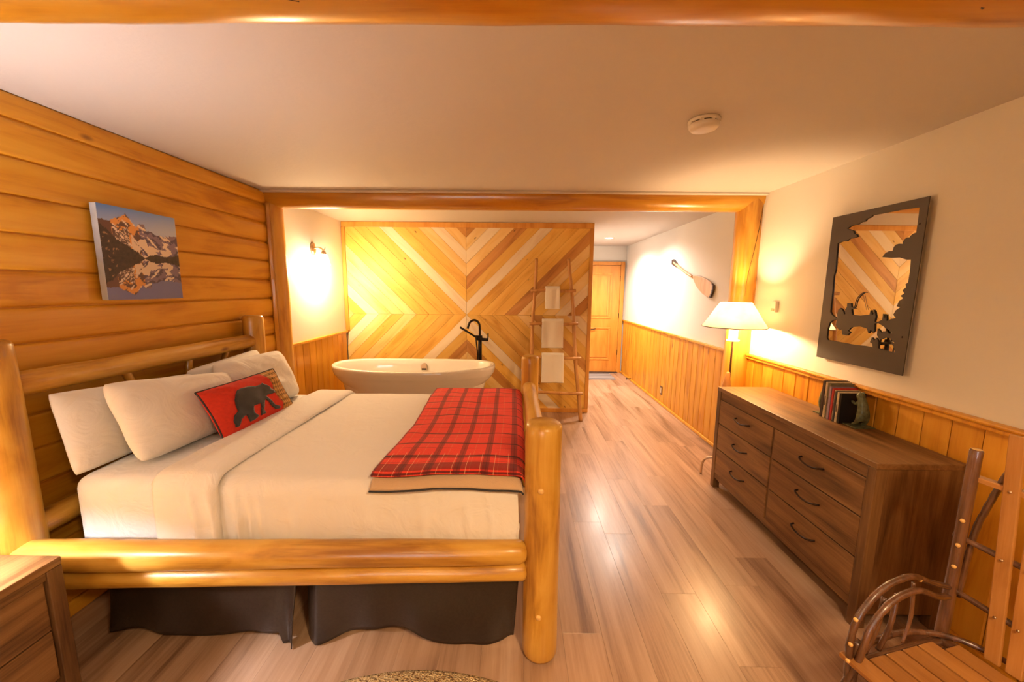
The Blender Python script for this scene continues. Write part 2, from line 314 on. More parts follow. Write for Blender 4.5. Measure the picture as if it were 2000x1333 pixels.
def plaid_mat():
    """red buffalo-style plaid; UV in metres: u across the throw (bands), v along it (thin lines)"""
    m, nt, b, lk = nodes('red_plaid_wool'); tc = N(nt, 'ShaderNodeTexCoord'); sp = N(nt, 'ShaderNodeSeparateXYZ'); lk(tc.outputs['UV'], sp.inputs[0])
    def stripe(src, period, width, off=0):
        a = N(nt, 'ShaderNodeMath', operation='ADD'); lk(src, a.inputs[0]); a.inputs[1].default_value = off+10*period
        p = N(nt, 'ShaderNodeMath', operation='MODULO'); lk(a.outputs[0], p.inputs[0]); p.inputs[1].default_value = period
        l = N(nt, 'ShaderNodeMath', operation='LESS_THAN'); lk(p.outputs[0], l.inputs[0]); l.inputs[1].default_value = width; return l.outputs[0]
    def band(src, lo, hi):
        a = N(nt, 'ShaderNodeMath', operation='GREATER_THAN'); lk(src, a.inputs[0]); a.inputs[1].default_value = lo
        c = N(nt, 'ShaderNodeMath', operation='LESS_THAN'); lk(src, c.inputs[0]); c.inputs[1].default_value = hi
        d = N(nt, 'ShaderNodeMath', operation='MULTIPLY'); lk(a.outputs[0], d.inputs[0]); lk(c.outputs[0], d.inputs[1]); return d.outputs[0]
    col = None
    def over(base, mask, c, f):
        k = N(nt, 'ShaderNodeMath', operation='MULTIPLY'); lk(mask, k.inputs[0]); k.inputs[1].default_value = f
        x = N(nt, 'ShaderNodeMix', data_type='RGBA'); lk(k.outputs[0], x.inputs[0]); x.inputs[7].default_value = (*c, 1)
        if isinstance(base, tuple): x.inputs[6].default_value = (*base, 1)
        else: lk(base, x.inputs[6])
        return x.outputs[2]
    U, Vv = sp.outputs[0], sp.outputs[1]; dk = (.05, .006, .008)
    col = over((.82, .050, .026), stripe(U, .124, .030, .02), dk, .55)
    col = over(col, stripe(U, .124, .005, .0055), dk, .35)
    col = over(col, stripe(U, .124, .004, .075), (.75, .30, .12), .25)
    col = over(col, stripe(Vv, .135, .011, .0), dk, .85)
    col = over(col, stripe(Vv, .135, .004, .05), dk, .35)
    col = over(col, band(Vv, .02, .075), dk, .62)
    col = over(col, band(Vv, .12, .15), dk, .5)
    wl = N(nt, 'ShaderNodeMath', operation='MULTIPLY'); lk(stripe(U, .062, .0028, .03), wl.inputs[0]); lk(band(Vv, -.2, .17), wl.inputs[1])
    col = over(col, wl.outputs[0], (.85, .45, .22), .6)
    n = N(nt, 'ShaderNodeTexNoise'); n.inputs['Scale'].default_value = 240; lk(tc.outputs['UV'], n.inputs[0])
    hv = N(nt, 'ShaderNodeHueSaturation'); mr = N(nt, 'ShaderNodeMapRange'); lk(n.outputs[0], mr.inputs[0]); mr.inputs[3].default_value = .72; mr.inputs[4].default_value = 1.28
    lk(mr.outputs[0], hv.inputs['Value']); lk(col, hv.inputs['Color']); lk(hv.outputs[0], b.inputs['Base Color'])
    b.inputs['Roughness'].default_value = .9; b.inputs['Sheen Weight'].default_value = .05
    bp = N(nt, 'ShaderNodeBump'); bp.inputs['Strength'].default_value = .3; bp.inputs['Distance'].default_value = .004; lk(n.outputs[0], bp.inputs['Height']); lk(bp.outputs[0], b.inputs['Normal']); return m
M['plaid'] = plaid_mat()
def shade_mat():
    m = bpy.data.materials.new('parchment_shade'); m.use_nodes = True; nt = m.node_tree; nt.nodes.clear()
    o = N(nt, 'ShaderNodeOutputMaterial'); d = N(nt, 'ShaderNodeBsdfDiffuse'); t = N(nt, 'ShaderNodeBsdfTranslucent'); x = N(nt, 'ShaderNodeMixShader')
    tc = N(nt, 'ShaderNodeTexCoord'); n = N(nt, 'ShaderNodeTexNoise'); n.inputs['Scale'].default_value = 7; n.inputs['Detail'].default_value = 5; nt.links.new(tc.outputs['Object'], n.inputs[0])
    r = ramp(nt, [(.35, (.78, .60, .40)), (.65, (.92, .80, .62))]); nt.links.new(n.outputs[0], r.inputs[0])
    nt.links.new(r.outputs[0], d.inputs[0]); nt.links.new(r.outputs[0], t.inputs[0]); x.inputs[0].default_value = .13
    nt.links.new(d.outputs[0], x.inputs[1]); nt.links.new(t.outputs[0], x.inputs[2]); nt.links.new(x.outputs[0], o.inputs[0]); return m
M['shade'] = shade_mat()
def glow(name, c, s): return plain(name, (.8, .8, .8), .5, emit=c, es=s)
M['bulb'] = glow('lit_frosted_glass', (1, .80, .55), 14)
M['potlens'] = glow('pot_light_lens', (1, .92, .82), 10)
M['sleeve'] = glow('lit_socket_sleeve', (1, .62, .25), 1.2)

# ------------------------------------------------------------------ room shell
XL, XR, ZC = -2.15, 2.075, 2.40
YB, YD, YP, YJ = -2.3, 7.25, 4.79, 3.40          # rear wall, door wall, plank partition, log frame
def struct(o): o['kind'] = 'structure'; return o
fl = struct(box('floor', XL-.1, XR+.1, YB-.1, YD+.1, -.08, -.006, M['plastic_d']))
pw, pl = .185, 1.22
pm = box_mesh('floor_plank', pw-.0004, pl-.0004, .012, .0005, 1); pm.materials.append(M['floor'])
i = 0; x = XL-.02
while x < XR+.02:
    y = YB-random.random()*pl
    while y < YD:
        y1 = min(y+pl, YD+.04)
        if y1 > YB and y1-y > .2:
            link('plank', pm, None, fl, Matrix.Translation((x+pw/2, y+pl/2, -.006)))
        y += pl
    x += pw
struct(box('ceiling', XL-.1, XR+.1, YB-.1, YD+.1, ZC, ZC+.06, M['ceiling']))
# log wall on the left: each log is a part
wl = struct(box('wall_left', XL-.10, XL+.004, YB, YJ-.03, 0, ZC, M['logwall']))
def half_log(name, z0, z1, y0, y1, xb, depth, mat, parent, seed):
    h = z1-z0; ny = 40; nz = 18; V, F = [], []
    for j in range(ny+1):
        for k in range(nz+1):
            q = math.sin((-1+2*k/nz)*PI/2)*.75+(-1+2*k/nz)*.25; bul = (1-abs(q)**(14.0-10.0*max(0, min(1, ((y0+(y1-y0)*j/ny)-2.4)/.8))))**.5*(.55+.45*max(0, min(1, ((y0+(y1-y0)*j/ny)-2.2)/1.0)))*(1-.12*q*q)
            n = noise.noise(Vector((seed*4.1, (y0+(y1-y0)*j/ny)*1.3, q*.6)))
            V.append((xb+depth*bul*(1+.05*n), y0+(y1-y0)*j/ny, (z0+z1)/2+q*h/2*.988))
    for j in range(ny):
        for k in range(nz):
            a = j*(nz+1)+k; F.append((a, a+nz+1, a+nz+2, a+1))
    return solid(name, V, F, mat, parent)
zt = 2.29; i = 0
half_log('log', 2.292, 2.40, YB, YJ-.06, XL, .028, M['logwall'], wl, 50)
while zt > .02:
    half_log('log', max(zt-.158, 0), zt, YB, YJ-.06, XL, .033, M['logwall'], wl, i); zt -= .158; i += 1
wr = struct(box('wall_right', XR, XR+.1, YB, YD, 0, ZC, M['wall']))
wb = struct(box('wall_bath', XL-.1, XL, YJ-.03, YP+.1, 0, ZC, M['wall']))
wf = struct(box('wall_far', .8, XR+.1, YD, YD+.1, 0, ZC, M['wall']))
wh = struct(box('wall_hall', .80, .93, YP+.1, YD, 0, ZC, M['wall']))
# rear wall behind the camera, with a window added for the daylight fill
wx0, wx1, wz0, wz1 = -1.75, -.35, .85, 2.15
wk = struct(box('wall_rear', XL, wx0, YB-.1, YB, 0, ZC, M['wall']))
for a in ((wx1, XR, 0, ZC), (wx0, wx1, 0, wz0), (wx0, wx1, wz1, ZC)):
    box('wall_section', a[0], a[1], YB-.1, YB, a[2], a[3], M['wall'], wk)
wn = struct(box('window_1', wx0, wx1, YB-.06, YB-.054, wz0, wz1, M['glass_pane']))
for a in ((wx0-.06, wx1+.06, wz1, wz1+.07), (wx0-.06, wx1+.06, wz0-.07, wz0), (wx0-.06, wx0, wz0, wz1), (wx1, wx1+.06, wz0, wz1), (-1.065, -1.035, wz0, wz1)):
    box('window_frame', a[0], a[1], YB-.02, YB+.015, a[2], a[3], M['wains'], wn, .004)
# wainscot boards with cap rails
def wainscot(parent, xf, side, y0, y1, zt, w, first):
    bmx = box_mesh('wainscot_board', .014, w-.0028, zt, .0048, 1); bmx.materials.append(M['wains'])
    y = first
    while y > y0: y -= w
    while y < y1:
        if y+w > y0 and y >= y0-.02 and y+w <= y1+.03: link('board', bmx, None, parent, Matrix.Translation((xf-side*.007, y+w/2, zt/2)))
        y += w
wainscot(wr, XR-.014, -1, YB, YJ+.0, 1.01, .1245, 1.606)
wainscot(wr, XR-.014, -1, YJ+.06, YD, 1.005, .1245, 1.606)
wainscot(wb, XL+.014, 1, YJ, YP-.03, 1.03, .1245, 3.5)
def cap(name, x0, x1, y0, y1, z):
    t = struct(box(name, x0, x1, y0, y1, z-.035, z-.012, M['wains'], None, .004)); return t
t1 = struct(box('trim_1', XR-.035, XR, YB, YJ-.09, 1.008, 1.03, M['wains'], None, .006)); box('nosing', XR-.045, XR, YB, YJ-.09, 1.03, 1.05, M['wains'], t1, .008, 3)
t2 = struct(box('trim_2', XR-.032, XR, YJ+.06, YD-.02, 1.003, 1.03, M['wains'], None, .006))
t3 = struct(box('trim_3', XL, XL+.032, YJ+.05, YP-.02, 1.028, 1.055, M['wains'], None, .006))
struct(box('baseboard_right', XR-.034, XR-.014, YB, YD-.02, 0, .035, M['wains'], None, .008, 3))
struct(box('baseboard_bath', XL+.014, XL+.034, YJ+.05, YP-.02, 0, .035, M['wains'], None, .008, 3))
struct(box('trim_4', XL+.02, XR, YJ-.145, YJ-.105, ZC-.018, ZC, M['white_trim'], None, .004))
# entry door in the far wall
dx0, dx1, dzt = 1.17, 1.965, 2.045
dr = struct(box('door_1', dx0, dx1, YD-.045, YD-.005, .015, dzt, M['door'], None, .003))
for z0, z1 in ((.25, .88), (1.05, 1.90)):
    px0, px1 = dx0+.15, dx1-.15
    for a in ((px0, px1, z1-.03, z1), (px0, px1, z0, z0+.03), (px0, px0+.03, z0+.031, z1-.031), (px1-.03, px1, z0+.031, z1-.031)):
        box('panel_moulding', a[0], a[1], YD-.056, YD-.043, a[2], a[3], M['door'], dr, .005)
    box('door_panel', px0+.05, px1-.05, YD-.053, YD-.044, z0+.05, z1-.05, M['door'], dr, .006)
box('door_plank_groove', dx1-.235, dx1-.232, YD-.0545, YD-.05, 1.1, 1.85, M['paddle_d'], dr)
for z in (.35, 1.05, 1.75): box('hinge', dx1-.004, dx1+.008, YD-.056, YD-.043, z, z+.10, M['handle'], dr, .002)
tube('door_handle', [(dx0+.27, YD-.05, .83), (dx0+.29, YD-.085, .84), (dx0+.36, YD-.08, .855)], .008, M['handle'], dr)
box('threshold', dx0-.02, dx1+.02, YD-.07, YD-.001, .001, .016, M['plastic_d'], dr)
t5 = struct(box('trim_5', dx1+.004, dx1+.075, YD-.06, YD, 0, dzt+.068, M['door'], None, .006))
box('head_casing', dx0-.08, dx1+.004, YD-.06, YD, dzt+.005, dzt+.068, M['door'], t5, .006)
box('side_casing', dx0-.08, dx0-.004, YD-.06, YD, 0, dzt+.004, M['door'], t5, .006)

# ------------------------------------------------------------------ log frame and beams
bA = log('ceiling_beam', (XL-.02, .95, 2.355), (XR+.02, .95, 2.355), .138, .138, M['beam'], rnd=.02, wob=.03, rings=60, seg=36, seed=2)
tag(bA, 'thick varnished log beam across the ceiling at the top of the photo, nearest the viewer', 'beam')
bB = log('ceiling_beam', (XL-.03, YJ, 2.375), (2.12, YJ, 2.375), .105, .105, M['beam'], rnd=.02, wob=.02, rings=60, seg=36, seed=5)
tag(bB, 'varnished log beam spanning above the bathtub alcove between two log posts', 'beam')
pL = log('log_post', (-2.125, YJ, 0), (-2.125, YJ, 2.385), .092, .085, M['post'], rnd=.012, wob=.05, rings=50, seed=9)
tag(pL, 'round log post where the log wall meets the white bath wall', 'post')
pR = log('log_post', (2.012, YJ, 0), (2.012, YJ, 2.385), .102, .105, M['post'], rnd=.012, wob=.035, rings=50, seed=12)
tag(pR, 'round log post behind the floor lamp, holding up the beam', 'post')
ck = [(1.975, YJ-.1035, 1.55), (1.985, YJ-.104, 1.72), (2.02, YJ-.105, 1.95), (2.05, YJ-.098, 2.15), (2.068, YJ-.088, 2.30)]
tube('drying_crack', ck, (.0012, .003), M['paddle_d'], pR, seg=6)
ck2 = [(.25, .848, 2.262), (.55, .860, 2.251), (.80, .886, 2.234), (1.02, .93, 2.2195)]
tube('drying_crack', ck2, (.0015, .004), M['paddle_d'], bA, seg=6)
ck3 = [(-1.45, .838, 2.276), (-1.1, .851, 2.259), (-.78, .876, 2.239), (-.48, .92, 2.2205)]
tube('drying_crack', ck3, (.0045, .0015), M['paddle_d'], bA, seg=6)
# scribed strip between log wall and post
grid('scribed_edge', 4, 60, lambda u, v: (-2.118+.03*u+.004*noise.noise(Vector((v*40, u*3, 1))), YJ-.10+.012*u+.006*noise.noise(Vector((v*22, u, 4))), v*2.30), M['post'], pL, thick=.01)

# ------------------------------------------------------------------ chevron plank partition
pa = thing('plank_partition', 'partition clad in diagonal pine planks forming a large X of whitewashed boards', 'partition', (-.6, YP, 0))
PX0, PX1, PZ0, PZ1 = -2.14, .912, .055, 2.335
box('backing', -2.148, .955, YP+.02, YP+.11, 0, ZC-.001, M['pframe'], pa)
box('frame_rail', -2.149, .958, YP-.022, YP+.02, PZ1, ZC-.002, M['pframe'], pa, .004)
box('frame_rail', -2.149, .958, YP-.018, YP+.02, 0, PZ0, M['pframe'], pa, .004)
box('frame_stile', PX1, .958, YP-.022, YP+.02, PZ0+.001, PZ1-.001, M['pframe'], pa, .004)
box('frame_stile', -2.149, PX0+.035, YP-.030, YP-.012, 1.055, PZ1-.001, M['pframe'], pa, .004)
XC, ZCN, PP = -.613, 1.266, .1587
vert_seq = {1: 'wmmlwldm', -1: 'wmdlmwml'}
side_seq = 'mmmmlllwmlmlmm'
side_low = 'mmmmlmlwmlmm'
side_rup = 'mmmdlmlwdlmmm'
side_rlo = 'mmmmldmlwlmm'
def clip(poly, a, b, c):           # keep a*x+b*z <= c
    out = []
    for i in range(len(poly)):
        p, q = poly[i], poly[(i+1) % len(poly)]; dp, dq = a*p[0]+b*p[1]-c, a*q[0]+b*q[1]-c
        if dp <= 0: out.append(p)
        if (dp < 0 < dq) or (dq < 0 < dp): t = dp/(dp-dq); out.append((p[0]+t*(q[0]-p[0]), p[1]+t*(q[1]-p[1])))
    return out
rp_ = random.Random(3)
for qx in (-1, 1):
    for qz in (-1, 1):
        X_ = (XC-PX0) if qx < 0 else (PX1-XC); Z_ = (PZ1-ZCN) if qz > 0 else (ZCN-PZ0)
        for n in range(-13, 9):
            g = .0009
            # in the quadrant: a = |x|, b = |z| ; band n lies between b-a = n*PP and (n+1)*PP
            poly = [(g, g), (X_, g), (X_, Z_), (g, Z_)]
            poly = clip(poly, 1, -1, -(n*PP+g*1.4)); poly = clip(poly, -1, 1, (n+1)*PP-g*1.4)
            if len(poly) < 3: continue
            ar = abs(sum(poly[i][0]*poly[(i+1) % len(poly)][1]-poly[(i+1) % len(poly)][0]*poly[i][1] for i in range(len(poly))))/2
            if ar < 4e-4: continue
            if n >= 0: s = vert_seq[qz]; c = s[min(n, len(s)-1)]
            else:
                s = {(-1, 1): side_seq, (-1, -1): side_low, (1, 1): side_rup, (1, -1): side_rlo}[(qx, qz)]; c = s[min(-n-1, len(s)-1)]
            if qx < 0 and qz > 0 and n == 2: c = 'm'
            if qx > 0 and qz > 0 and n == 2: c = 'd'
            pts = [(XC+qx*a, ZCN+qz*b) for a, b in poly]
            cx = sum(p[0] for p in pts)/len(pts); cz = sum(p[1] for p in pts)/len(pts)
            ang = math.atan2(qz, qx); ca, sa = math.cos(ang), math.sin(ang)   # grain along the plank = local X
            loc = [((p[0]-cx)*ca+(p[1]-cz)*sa, -(p[0]-cx)*sa+(p[1]-cz)*ca) for p in pts]
            area2 = sum(loc[i][0]*loc[(i+1) % len(loc)][1]-loc[(i+1) % len(loc)][0]*loc[i][1] for i in range(len(loc)))
            if area2 < 0: loc = loc[::-1]
            k = len(loc); dz = rp_.uniform(0, .0025); ins = .0012
            V = [(p[0], p[1], 0) for p in loc]+[(p[0], p[1], .0145+dz) for p in loc]+[(p[0]*.9975, p[1]*(1-ins*9), .016+dz) for p in loc]
            F = []
            for r in range(2):
                for j in range(k): F.append((r*k+j, r*k+(j+1) % k, (r+1)*k+(j+1) % k, (r+1)*k+j))
            F.append(tuple(range(2*k, 3*k)))
            mm = Matrix(((ca, -sa, 0, cx), (0, 0, -1, YP+.006), (sa, ca, 0, cz), (0, 0, 0, 1)))
            link('plank', mesh('diagonal_plank', V, F), M['p_'+c], pa, mm)

# ------------------------------------------------------------------ bathtub and tub filler
TX, TY, TL, TWd = -1.10, 4.075, .885, .385
tub = thing('bathtub', 'white freestanding oval bathtub standing before the plank partition', 'bathtub', (TX, TY, 0))
def tub_shell(name, rings, parent, mat):
    seg = 72; V, F = [], []
    for a, b, z, lift in rings:
        for j in range(seg):
            t = 2*PI*j/seg; c, s = math.cos(t), math.sin(t); e = 2/2.35
            x = a*math.copysign(abs(c)**e, c); y = b*math.copysign(abs(s)**e, s)
            V.append((TX+x, TY+y, z+lift*(x/TL)**2))
    for i in range(len(rings)-1):
        for j in range(seg): F.append((i*seg+j, i*seg+(j+1) % seg, (i+1)*seg+(j+1) % seg, (i+1)*seg+j))
    F.append(tuple(range(seg))[::-1]); F.append(tuple(range((len(rings)-1)*seg, len(rings)*seg)))
    return solid(name, V, F, mat, parent)
L, Wd = TL, TWd
tub_shell('tub_shell', [(.69, .31, .09, 0), (.695, .312, .3, 0), (.70, .316, .46, 0), (.715, .322, .52, .004), (.745, .334, .552, .008), (.80, .350, .590, .012), (.842, .364, .630, .015), (.858, .371, .655, .017), (.866, .375, .662, .018), (.874, .380, .68, .02), (.884, .386, .715, .022),
    (.886, .388, .735, .022), (.882, .384, .752, .022), (.870, .374, .759, .022), (.845, .352, .757, .022), (.832, .338, .742, .02), (.815, .325, .68, .015), (.76, .30, .50, 0), (.69, .26, .30, 0), (.60, .20, .22, 0), (.3, .1, .20, 0)], tub, M['tub'])
tub_shell('plinth', [(.655, .285, 0, 0), (.655, .285, .05, 0), (.645, .28, .088, 0), (.5, .2, .089, 0)], tub, M['tub'])
ovp = [(-.034, -.038), (.034, -.038), (.036, .0), (.031, .022), (.018, .036), (0, .041), (-.018, .036), (-.031, .022), (-.036, .0)]
ov = prism('overflow_cover', ovp, lambda a, b, t: (-1.072+a, TY+.309+.12*b+t, .672+b), .02, M['steel'], tub, .004)
prism('overflow_slot', [(-.026, -.012), (.026, -.012), (.026, .006), (-.026, .006)], lambda a, b, t: (-1.072+a, TY+.301+.12*b+t, .648+b), .006, M['black'], ov)
fy = 4.60
fa = thing('tub_filler', 'dark bronze floor-standing tub filler with gooseneck spout and hand shower', 'faucet', (-.43, fy, 0))
lathe('floor_flange', [(0, .012), (.05, .012), (.06, .0), (0, 0)], (-.43, fy, 0), M['black'], fa)
tube('riser', [(-.43, fy, .01), (-.43, fy, 1.0)], .024, M['black'], fa)
tube('spout', [(-.432, fy, .98), (-.432, fy, 1.10), (-.437, fy-.005, 1.165), (-.465, fy-.02, 1.205), (-.505, fy-.035, 1.215), (-.545, fy-.055, 1.19), (-.565, fy-.065, 1.14), (-.568, fy-.068, 1.115)], .0135, M['black'], fa, seg=14)
tube('mixer_body', [(-.475, fy-.01, .985), (-.335, fy-.01, .975)], .019, M['black'], fa)
lathe('collar', [(0, .05), (.030, .05), (.032, .02), (.030, 0), (0, 0)], (-.43, fy, .975), M['black'], fa)
tube('lever_handle', [(-.335, fy-.01, .96), (-.330, fy-.015, 1.0), (-.328, fy-.018, 1.055)], .008, M['black'], fa)
tube('hand_shower', [(-.475, fy-.045, 1.01), (-.56, fy-.05, 1.065), (-.665, fy-.05, 1.13)], (.011, .013), M['black'], fa)
tube('holder', [(-.43, fy, 1.01), (-.48, fy-.04, 1.02)], .012, M['black'], fa)
tube('shower_hose', [(-.475, fy-.045, 1.01), (-.468, fy-.05, .93), (-.455, fy-.05, .80), (-.462, fy-.045, .66), (-.46, fy-.03, .5), (-.44, fy-.02, .42)], .0075, M['black'], fa, seg=8)

# ------------------------------------------------------------------ towel ladder
la = thing('towel_ladder', 'rustic pole ladder with four rungs leaning on the plank partition', 'ladder', (.53, 4.46, 0))
def lad(t, side):                  # point on a side pole, t = height
    y = 4.452+(4.742-4.452)*t/1.96
    xl = .18+(.25-.18)*t/1.96; xr = .805+(.658-.805)*t/1.96
    return Vector((xl if side < 0 else xr, y, t))
for s in (-1, 1):
    P_ = [lad(t, s)+Vector((.008*math.sin(t*5+s), 0, 0)) for t in (.0, .3, .6, .9, 1.2, 1.5, 1.8, 1.965)]
    tube('side_pole', P_, (.024, .019), M['ladder'], la, wob=.18, seed=s+3)
for z, dz, ex in ((1.577, .004, .05), (1.178, .005, .05), (.77, -.006, .06), (.345, -.006, .055)):
    a, b = lad(z, -1), lad(z, 1)
    tube('rung', [a+Vector((-ex, -.028, -dz)), a.lerp(b, .35)+Vector((0, -.03, .006)), a.lerp(b, .7)+Vector((0, -.028, -.004)), b+Vector((ex, -.028, dz))], .0185, M['ladder'], la, wob=.15, seed=int(z*10))
def towel(x0, x1, zt, zb, label):
    y = lad(zt, -1).y-.03; zr = zt-.006
    def f(u, v):
        s = v*(2*(zt-zb)+.07)
        n = .004*noise.noise(Vector((u*4+x0*9, s*5, zt)))
        rr = .026; fl_ = zt-zb
        if s < fl_: z, yy = zb+s, y-rr
        elif s < fl_+.07: a = (s-fl_)/.07*PI; z, yy = zt+rr*math.sin(a)*.8, y-rr*math.cos(a)
        else: z, yy = zt-(s-fl_-.07)*.82, y+rr
        k = 1-.03*(1-abs(2*v-1))
        return (x0+(x1-x0)*(.5+(u-.5)*k), yy+n-(.006*math.sin(u*9+zt*7) if s < fl_ else 0), z)
    o = grid('hand_towel', 14, 50, f, M['towel'], None, thick=.007)
    return tag(o, label, 'towel', 'white towels on the ladder')
towel(.365, .545, 1.605, 1.358, 'smallest white towel, hung on the top rung of the ladder')
towel(.325, .590, 1.212, .884, 'white towel hung on the second rung of the ladder, between two others')
towel(.325, .597, .803, .462, 'white towel hung on the third rung of the ladder, lowest of three')

# ------------------------------------------------------------------ sconce
sy, sz = 4.08, 2.0
sc = thing('wall_sconce', 'lit bronze wall sconce with glass shade on the white bath wall', 'lamp', (XL, sy, sz))
lathe('back_plate', [(0, .022), (.030, .020), (.046, .012), (.052, 0), (0, 0)], (XL+.001, sy, sz), M['steel'], sc, sy=1.35, axis=(1, 0, 0))
tube('arm', [(XL+.01, sy, sz), (XL+.06, sy, sz+.012), (XL+.10, sy, sz-.005), (XL+.115, sy, sz-.03)], .009, M['steel'], sc)
lathe('cup', [(0, .02), (.018, .018), (.026, 0), (.026, -.02), (0, -.02)], (XL+.115, sy, sz-.045), M['steel'], sc)
tube('finial', [(XL+.115, sy, sz-.03), (XL+.13, sy+.0, sz+.004), (XL+.135, sy, sz+.012)], .005, M['steel'], sc)
gl = lathe('glass_shade', [(.024, 0), (.036, -.02), (.048, -.06), (.056, -.10), (.060, -.115)], (XL+.115, sy, sz-.055), M['bulb'], sc)
lamp('sconce_glow', 'POINT', (XL+.125, sy, sz-.20), 27, WARM, .05)

# ------------------------------------------------------------------ pot lights, smoke detector, wall fittings
def pot(x, y, label):
    p = thing('pot_light', label, 'light', (x, y, ZC))
    lathe('trim_ring', [(.055, -.004), (.075, -.006), (.082, -.002), (.082, 0)], (x, y, ZC), M['plastic'], p)
    lathe('lens', [(0, -.003), (.054, -.003), (.055, -.004)], (x, y, ZC), M['potlens'], p)
pot(1.465, 6.11, 'round recessed pot light in the hall ceiling before the door')
sm = thing('smoke_detector', 'round white smoke detector on the ceiling', 'smoke detector', (.888, 1.93, ZC))
lathe('base', [(0, 0), (.070, 0), (.072, -.004), (.070, -.014), (0, -.014)], (.888, 1.93, ZC), M['plastic'], sm)
lathe('vent_slot', [(.060, -.014), (.060, -.021)], (.888, 1.93, ZC), M['plastic_d'], sm)
lathe('cover', [(.066, -.020), (.066, -.032), (.058, -.042), (.03, -.046), (0, -.046)], (.888, 1.93, ZC), M['plastic'], sm)
for a in range(8):
    t = 2*PI*a/8+.2; c, s_ = math.cos(t), math.sin(t)
    box('rib', .888+.062*c-.007, .888+.062*c+.007, 1.93+.062*s_-.007, 1.93+.062*s_+.007, ZC-.022, ZC-.012, M['plastic'], sm)
th = thing('thermostat', 'small white wall control above the lamp on the right wall', 'thermostat', (XR, 3.03, 1.47))
box('case', XR-.028, XR, 3.005, 3.055, 1.43, 1.515, M['plastic'], th, .005)
box('dial', XR-.033, XR-.027, 3.012, 3.048, 1.44, 1.46, M['steel'], th, .003)
ot = thing('wall_outlet', 'dark brown outlet plate low on the hall wainscot', 'outlet', (XR-.014, 5.18, .2))
box('plate', XR-.021, XR-.014, 5.14, 5.22, .14, .265, M['outlet'], ot, .003)
box('face', XR-.024, XR-.020, 5.163, 5.197, .165, .24, M['outlet_l'], ot, .002)
ds = thing('door_stop', 'small dark spring door stop at the foot of the hall wainscot', 'door stop', (XR-.02, 6.5, .05))
tube('spring', [(XR-.034, 6.5, .05), (XR-.10, 6.5, .05)], .008, M['handle'], ds); lathe('tip', [(0, .02), (.014, .018), (.014, 0), (0, 0)], (XR-.10, 6.5, .05), M['plastic_d'], ds, axis=(-1, 0, 0))

# ------------------------------------------------------------------ paddle on the hall wall
PXW = XR-.022
def pp(pts, sc_, ox, oy): return [on_x(ox+a/sc_, oy+b/sc_, PXW) for a, b in pts]
pd = thing('canoe_paddle', 'brown wooden canoe paddle mounted diagonally on the hall wall', 'paddle', (PXW, 4.4, 1.75))
bl = pp([(688, 522), (712, 523), (740, 528), (768, 540), (792, 556), (808, 570), (817, 582), (816, 605), (808, 632), (797, 656), (778, 650), (752, 634), (728, 608), (710, 580), (698, 552)], 3.1, 1130, 370)
prism('blade', bl, lambda a, b, t: (PXW-.004+t, a, b), .014, M['paddle'], pd, .004)
q = pp([(690, 530), (640, 497), (600, 463), (578, 443)], 3.1, 1130, 370)
tube('shaft', [(PXW, *p) for p in q], .0155, M['paddle'], pd, seg=12)
g2 = pp([(600, 460), (588, 440), (576, 424), (568, 428), (566, 455), (578, 462), (592, 470)], 3.1, 1130, 370)
prism('grip', g2, lambda a, b, t: (PXW-.010+t, a, b), .026, M['paddle_d'], pd, .003)
e2 = pp([(808, 570), (818, 582), (817, 605), (809, 633), (798, 658), (792, 654), (803, 630), (810, 604), (811, 586)], 3.1, 1130, 370)
prism('blade_tip_band', e2, lambda a, b, t: (PXW-.007+t, a, b), .019, M['paddle_d'], pd)

# ------------------------------------------------------------------ mirror with cut-out scene
MXP = 2.05
def mp_(pts): return [on_x(1560+a/3.3333, 360+b/3.3333, MXP) for a, b in pts]
mi = thing('wall_mirror', 'tall mirror under a dark metal cut-out of clouds, boat and pine tree', 'mirror', (XR, 2.26, 1.16))
my0, my1, mz0, mz1 = 1.972, 2.548, 1.160, 2.072
box('mirror_glass', MXP+.004, XR-.003, my0+.012, my1-.012, mz0+.012, mz1-.012, M['mirror'], mi)
sky = [(315, 290), (345, 270), (385, 262), (405, 248), (430, 243), (445, 225), (470, 215), (480, 203), (560, 188), (660, 168), (790, 150), (780, 230), (768, 315), (748, 322), (735, 332), (725, 346), (708, 347), (692, 358), (682, 375), (678, 392), (655, 388), (636, 394), (622, 408), (613, 436), (590, 436), (568, 448), (555, 462), (547, 476), (600, 480), (660, 478), (705, 492), (733, 490), (728, 560), (715, 640), (698, 652), (702, 672), (678, 690), (690, 712), (664, 728), (684, 742), (655, 762), (640, 796), (662, 803), (634, 822), (618, 850), (634, 872), (600, 880), (574, 892), (572, 846), (563, 878), (552, 844), (546, 882), (520, 896), (494, 896), (503, 862), (497, 828), (487, 817), (491, 846), (478, 852), (470, 820), (463, 850), (400, 856), (350, 852), (345, 815), (372, 808), (344, 798), (342, 776), (318, 775), (316, 800), (304, 818), (306, 846), (298, 848), (290, 824), (274, 806), (260, 818), (252, 850), (256, 876), (240, 868), (220, 855), (207, 830), (212, 780), (222, 690), (228, 600), (240, 560), (247, 470), (255, 385), (285, 372), (312, 372), (330, 356), (360, 350), (385, 342), (378, 328), (362, 322), (358, 304), (335, 296)]
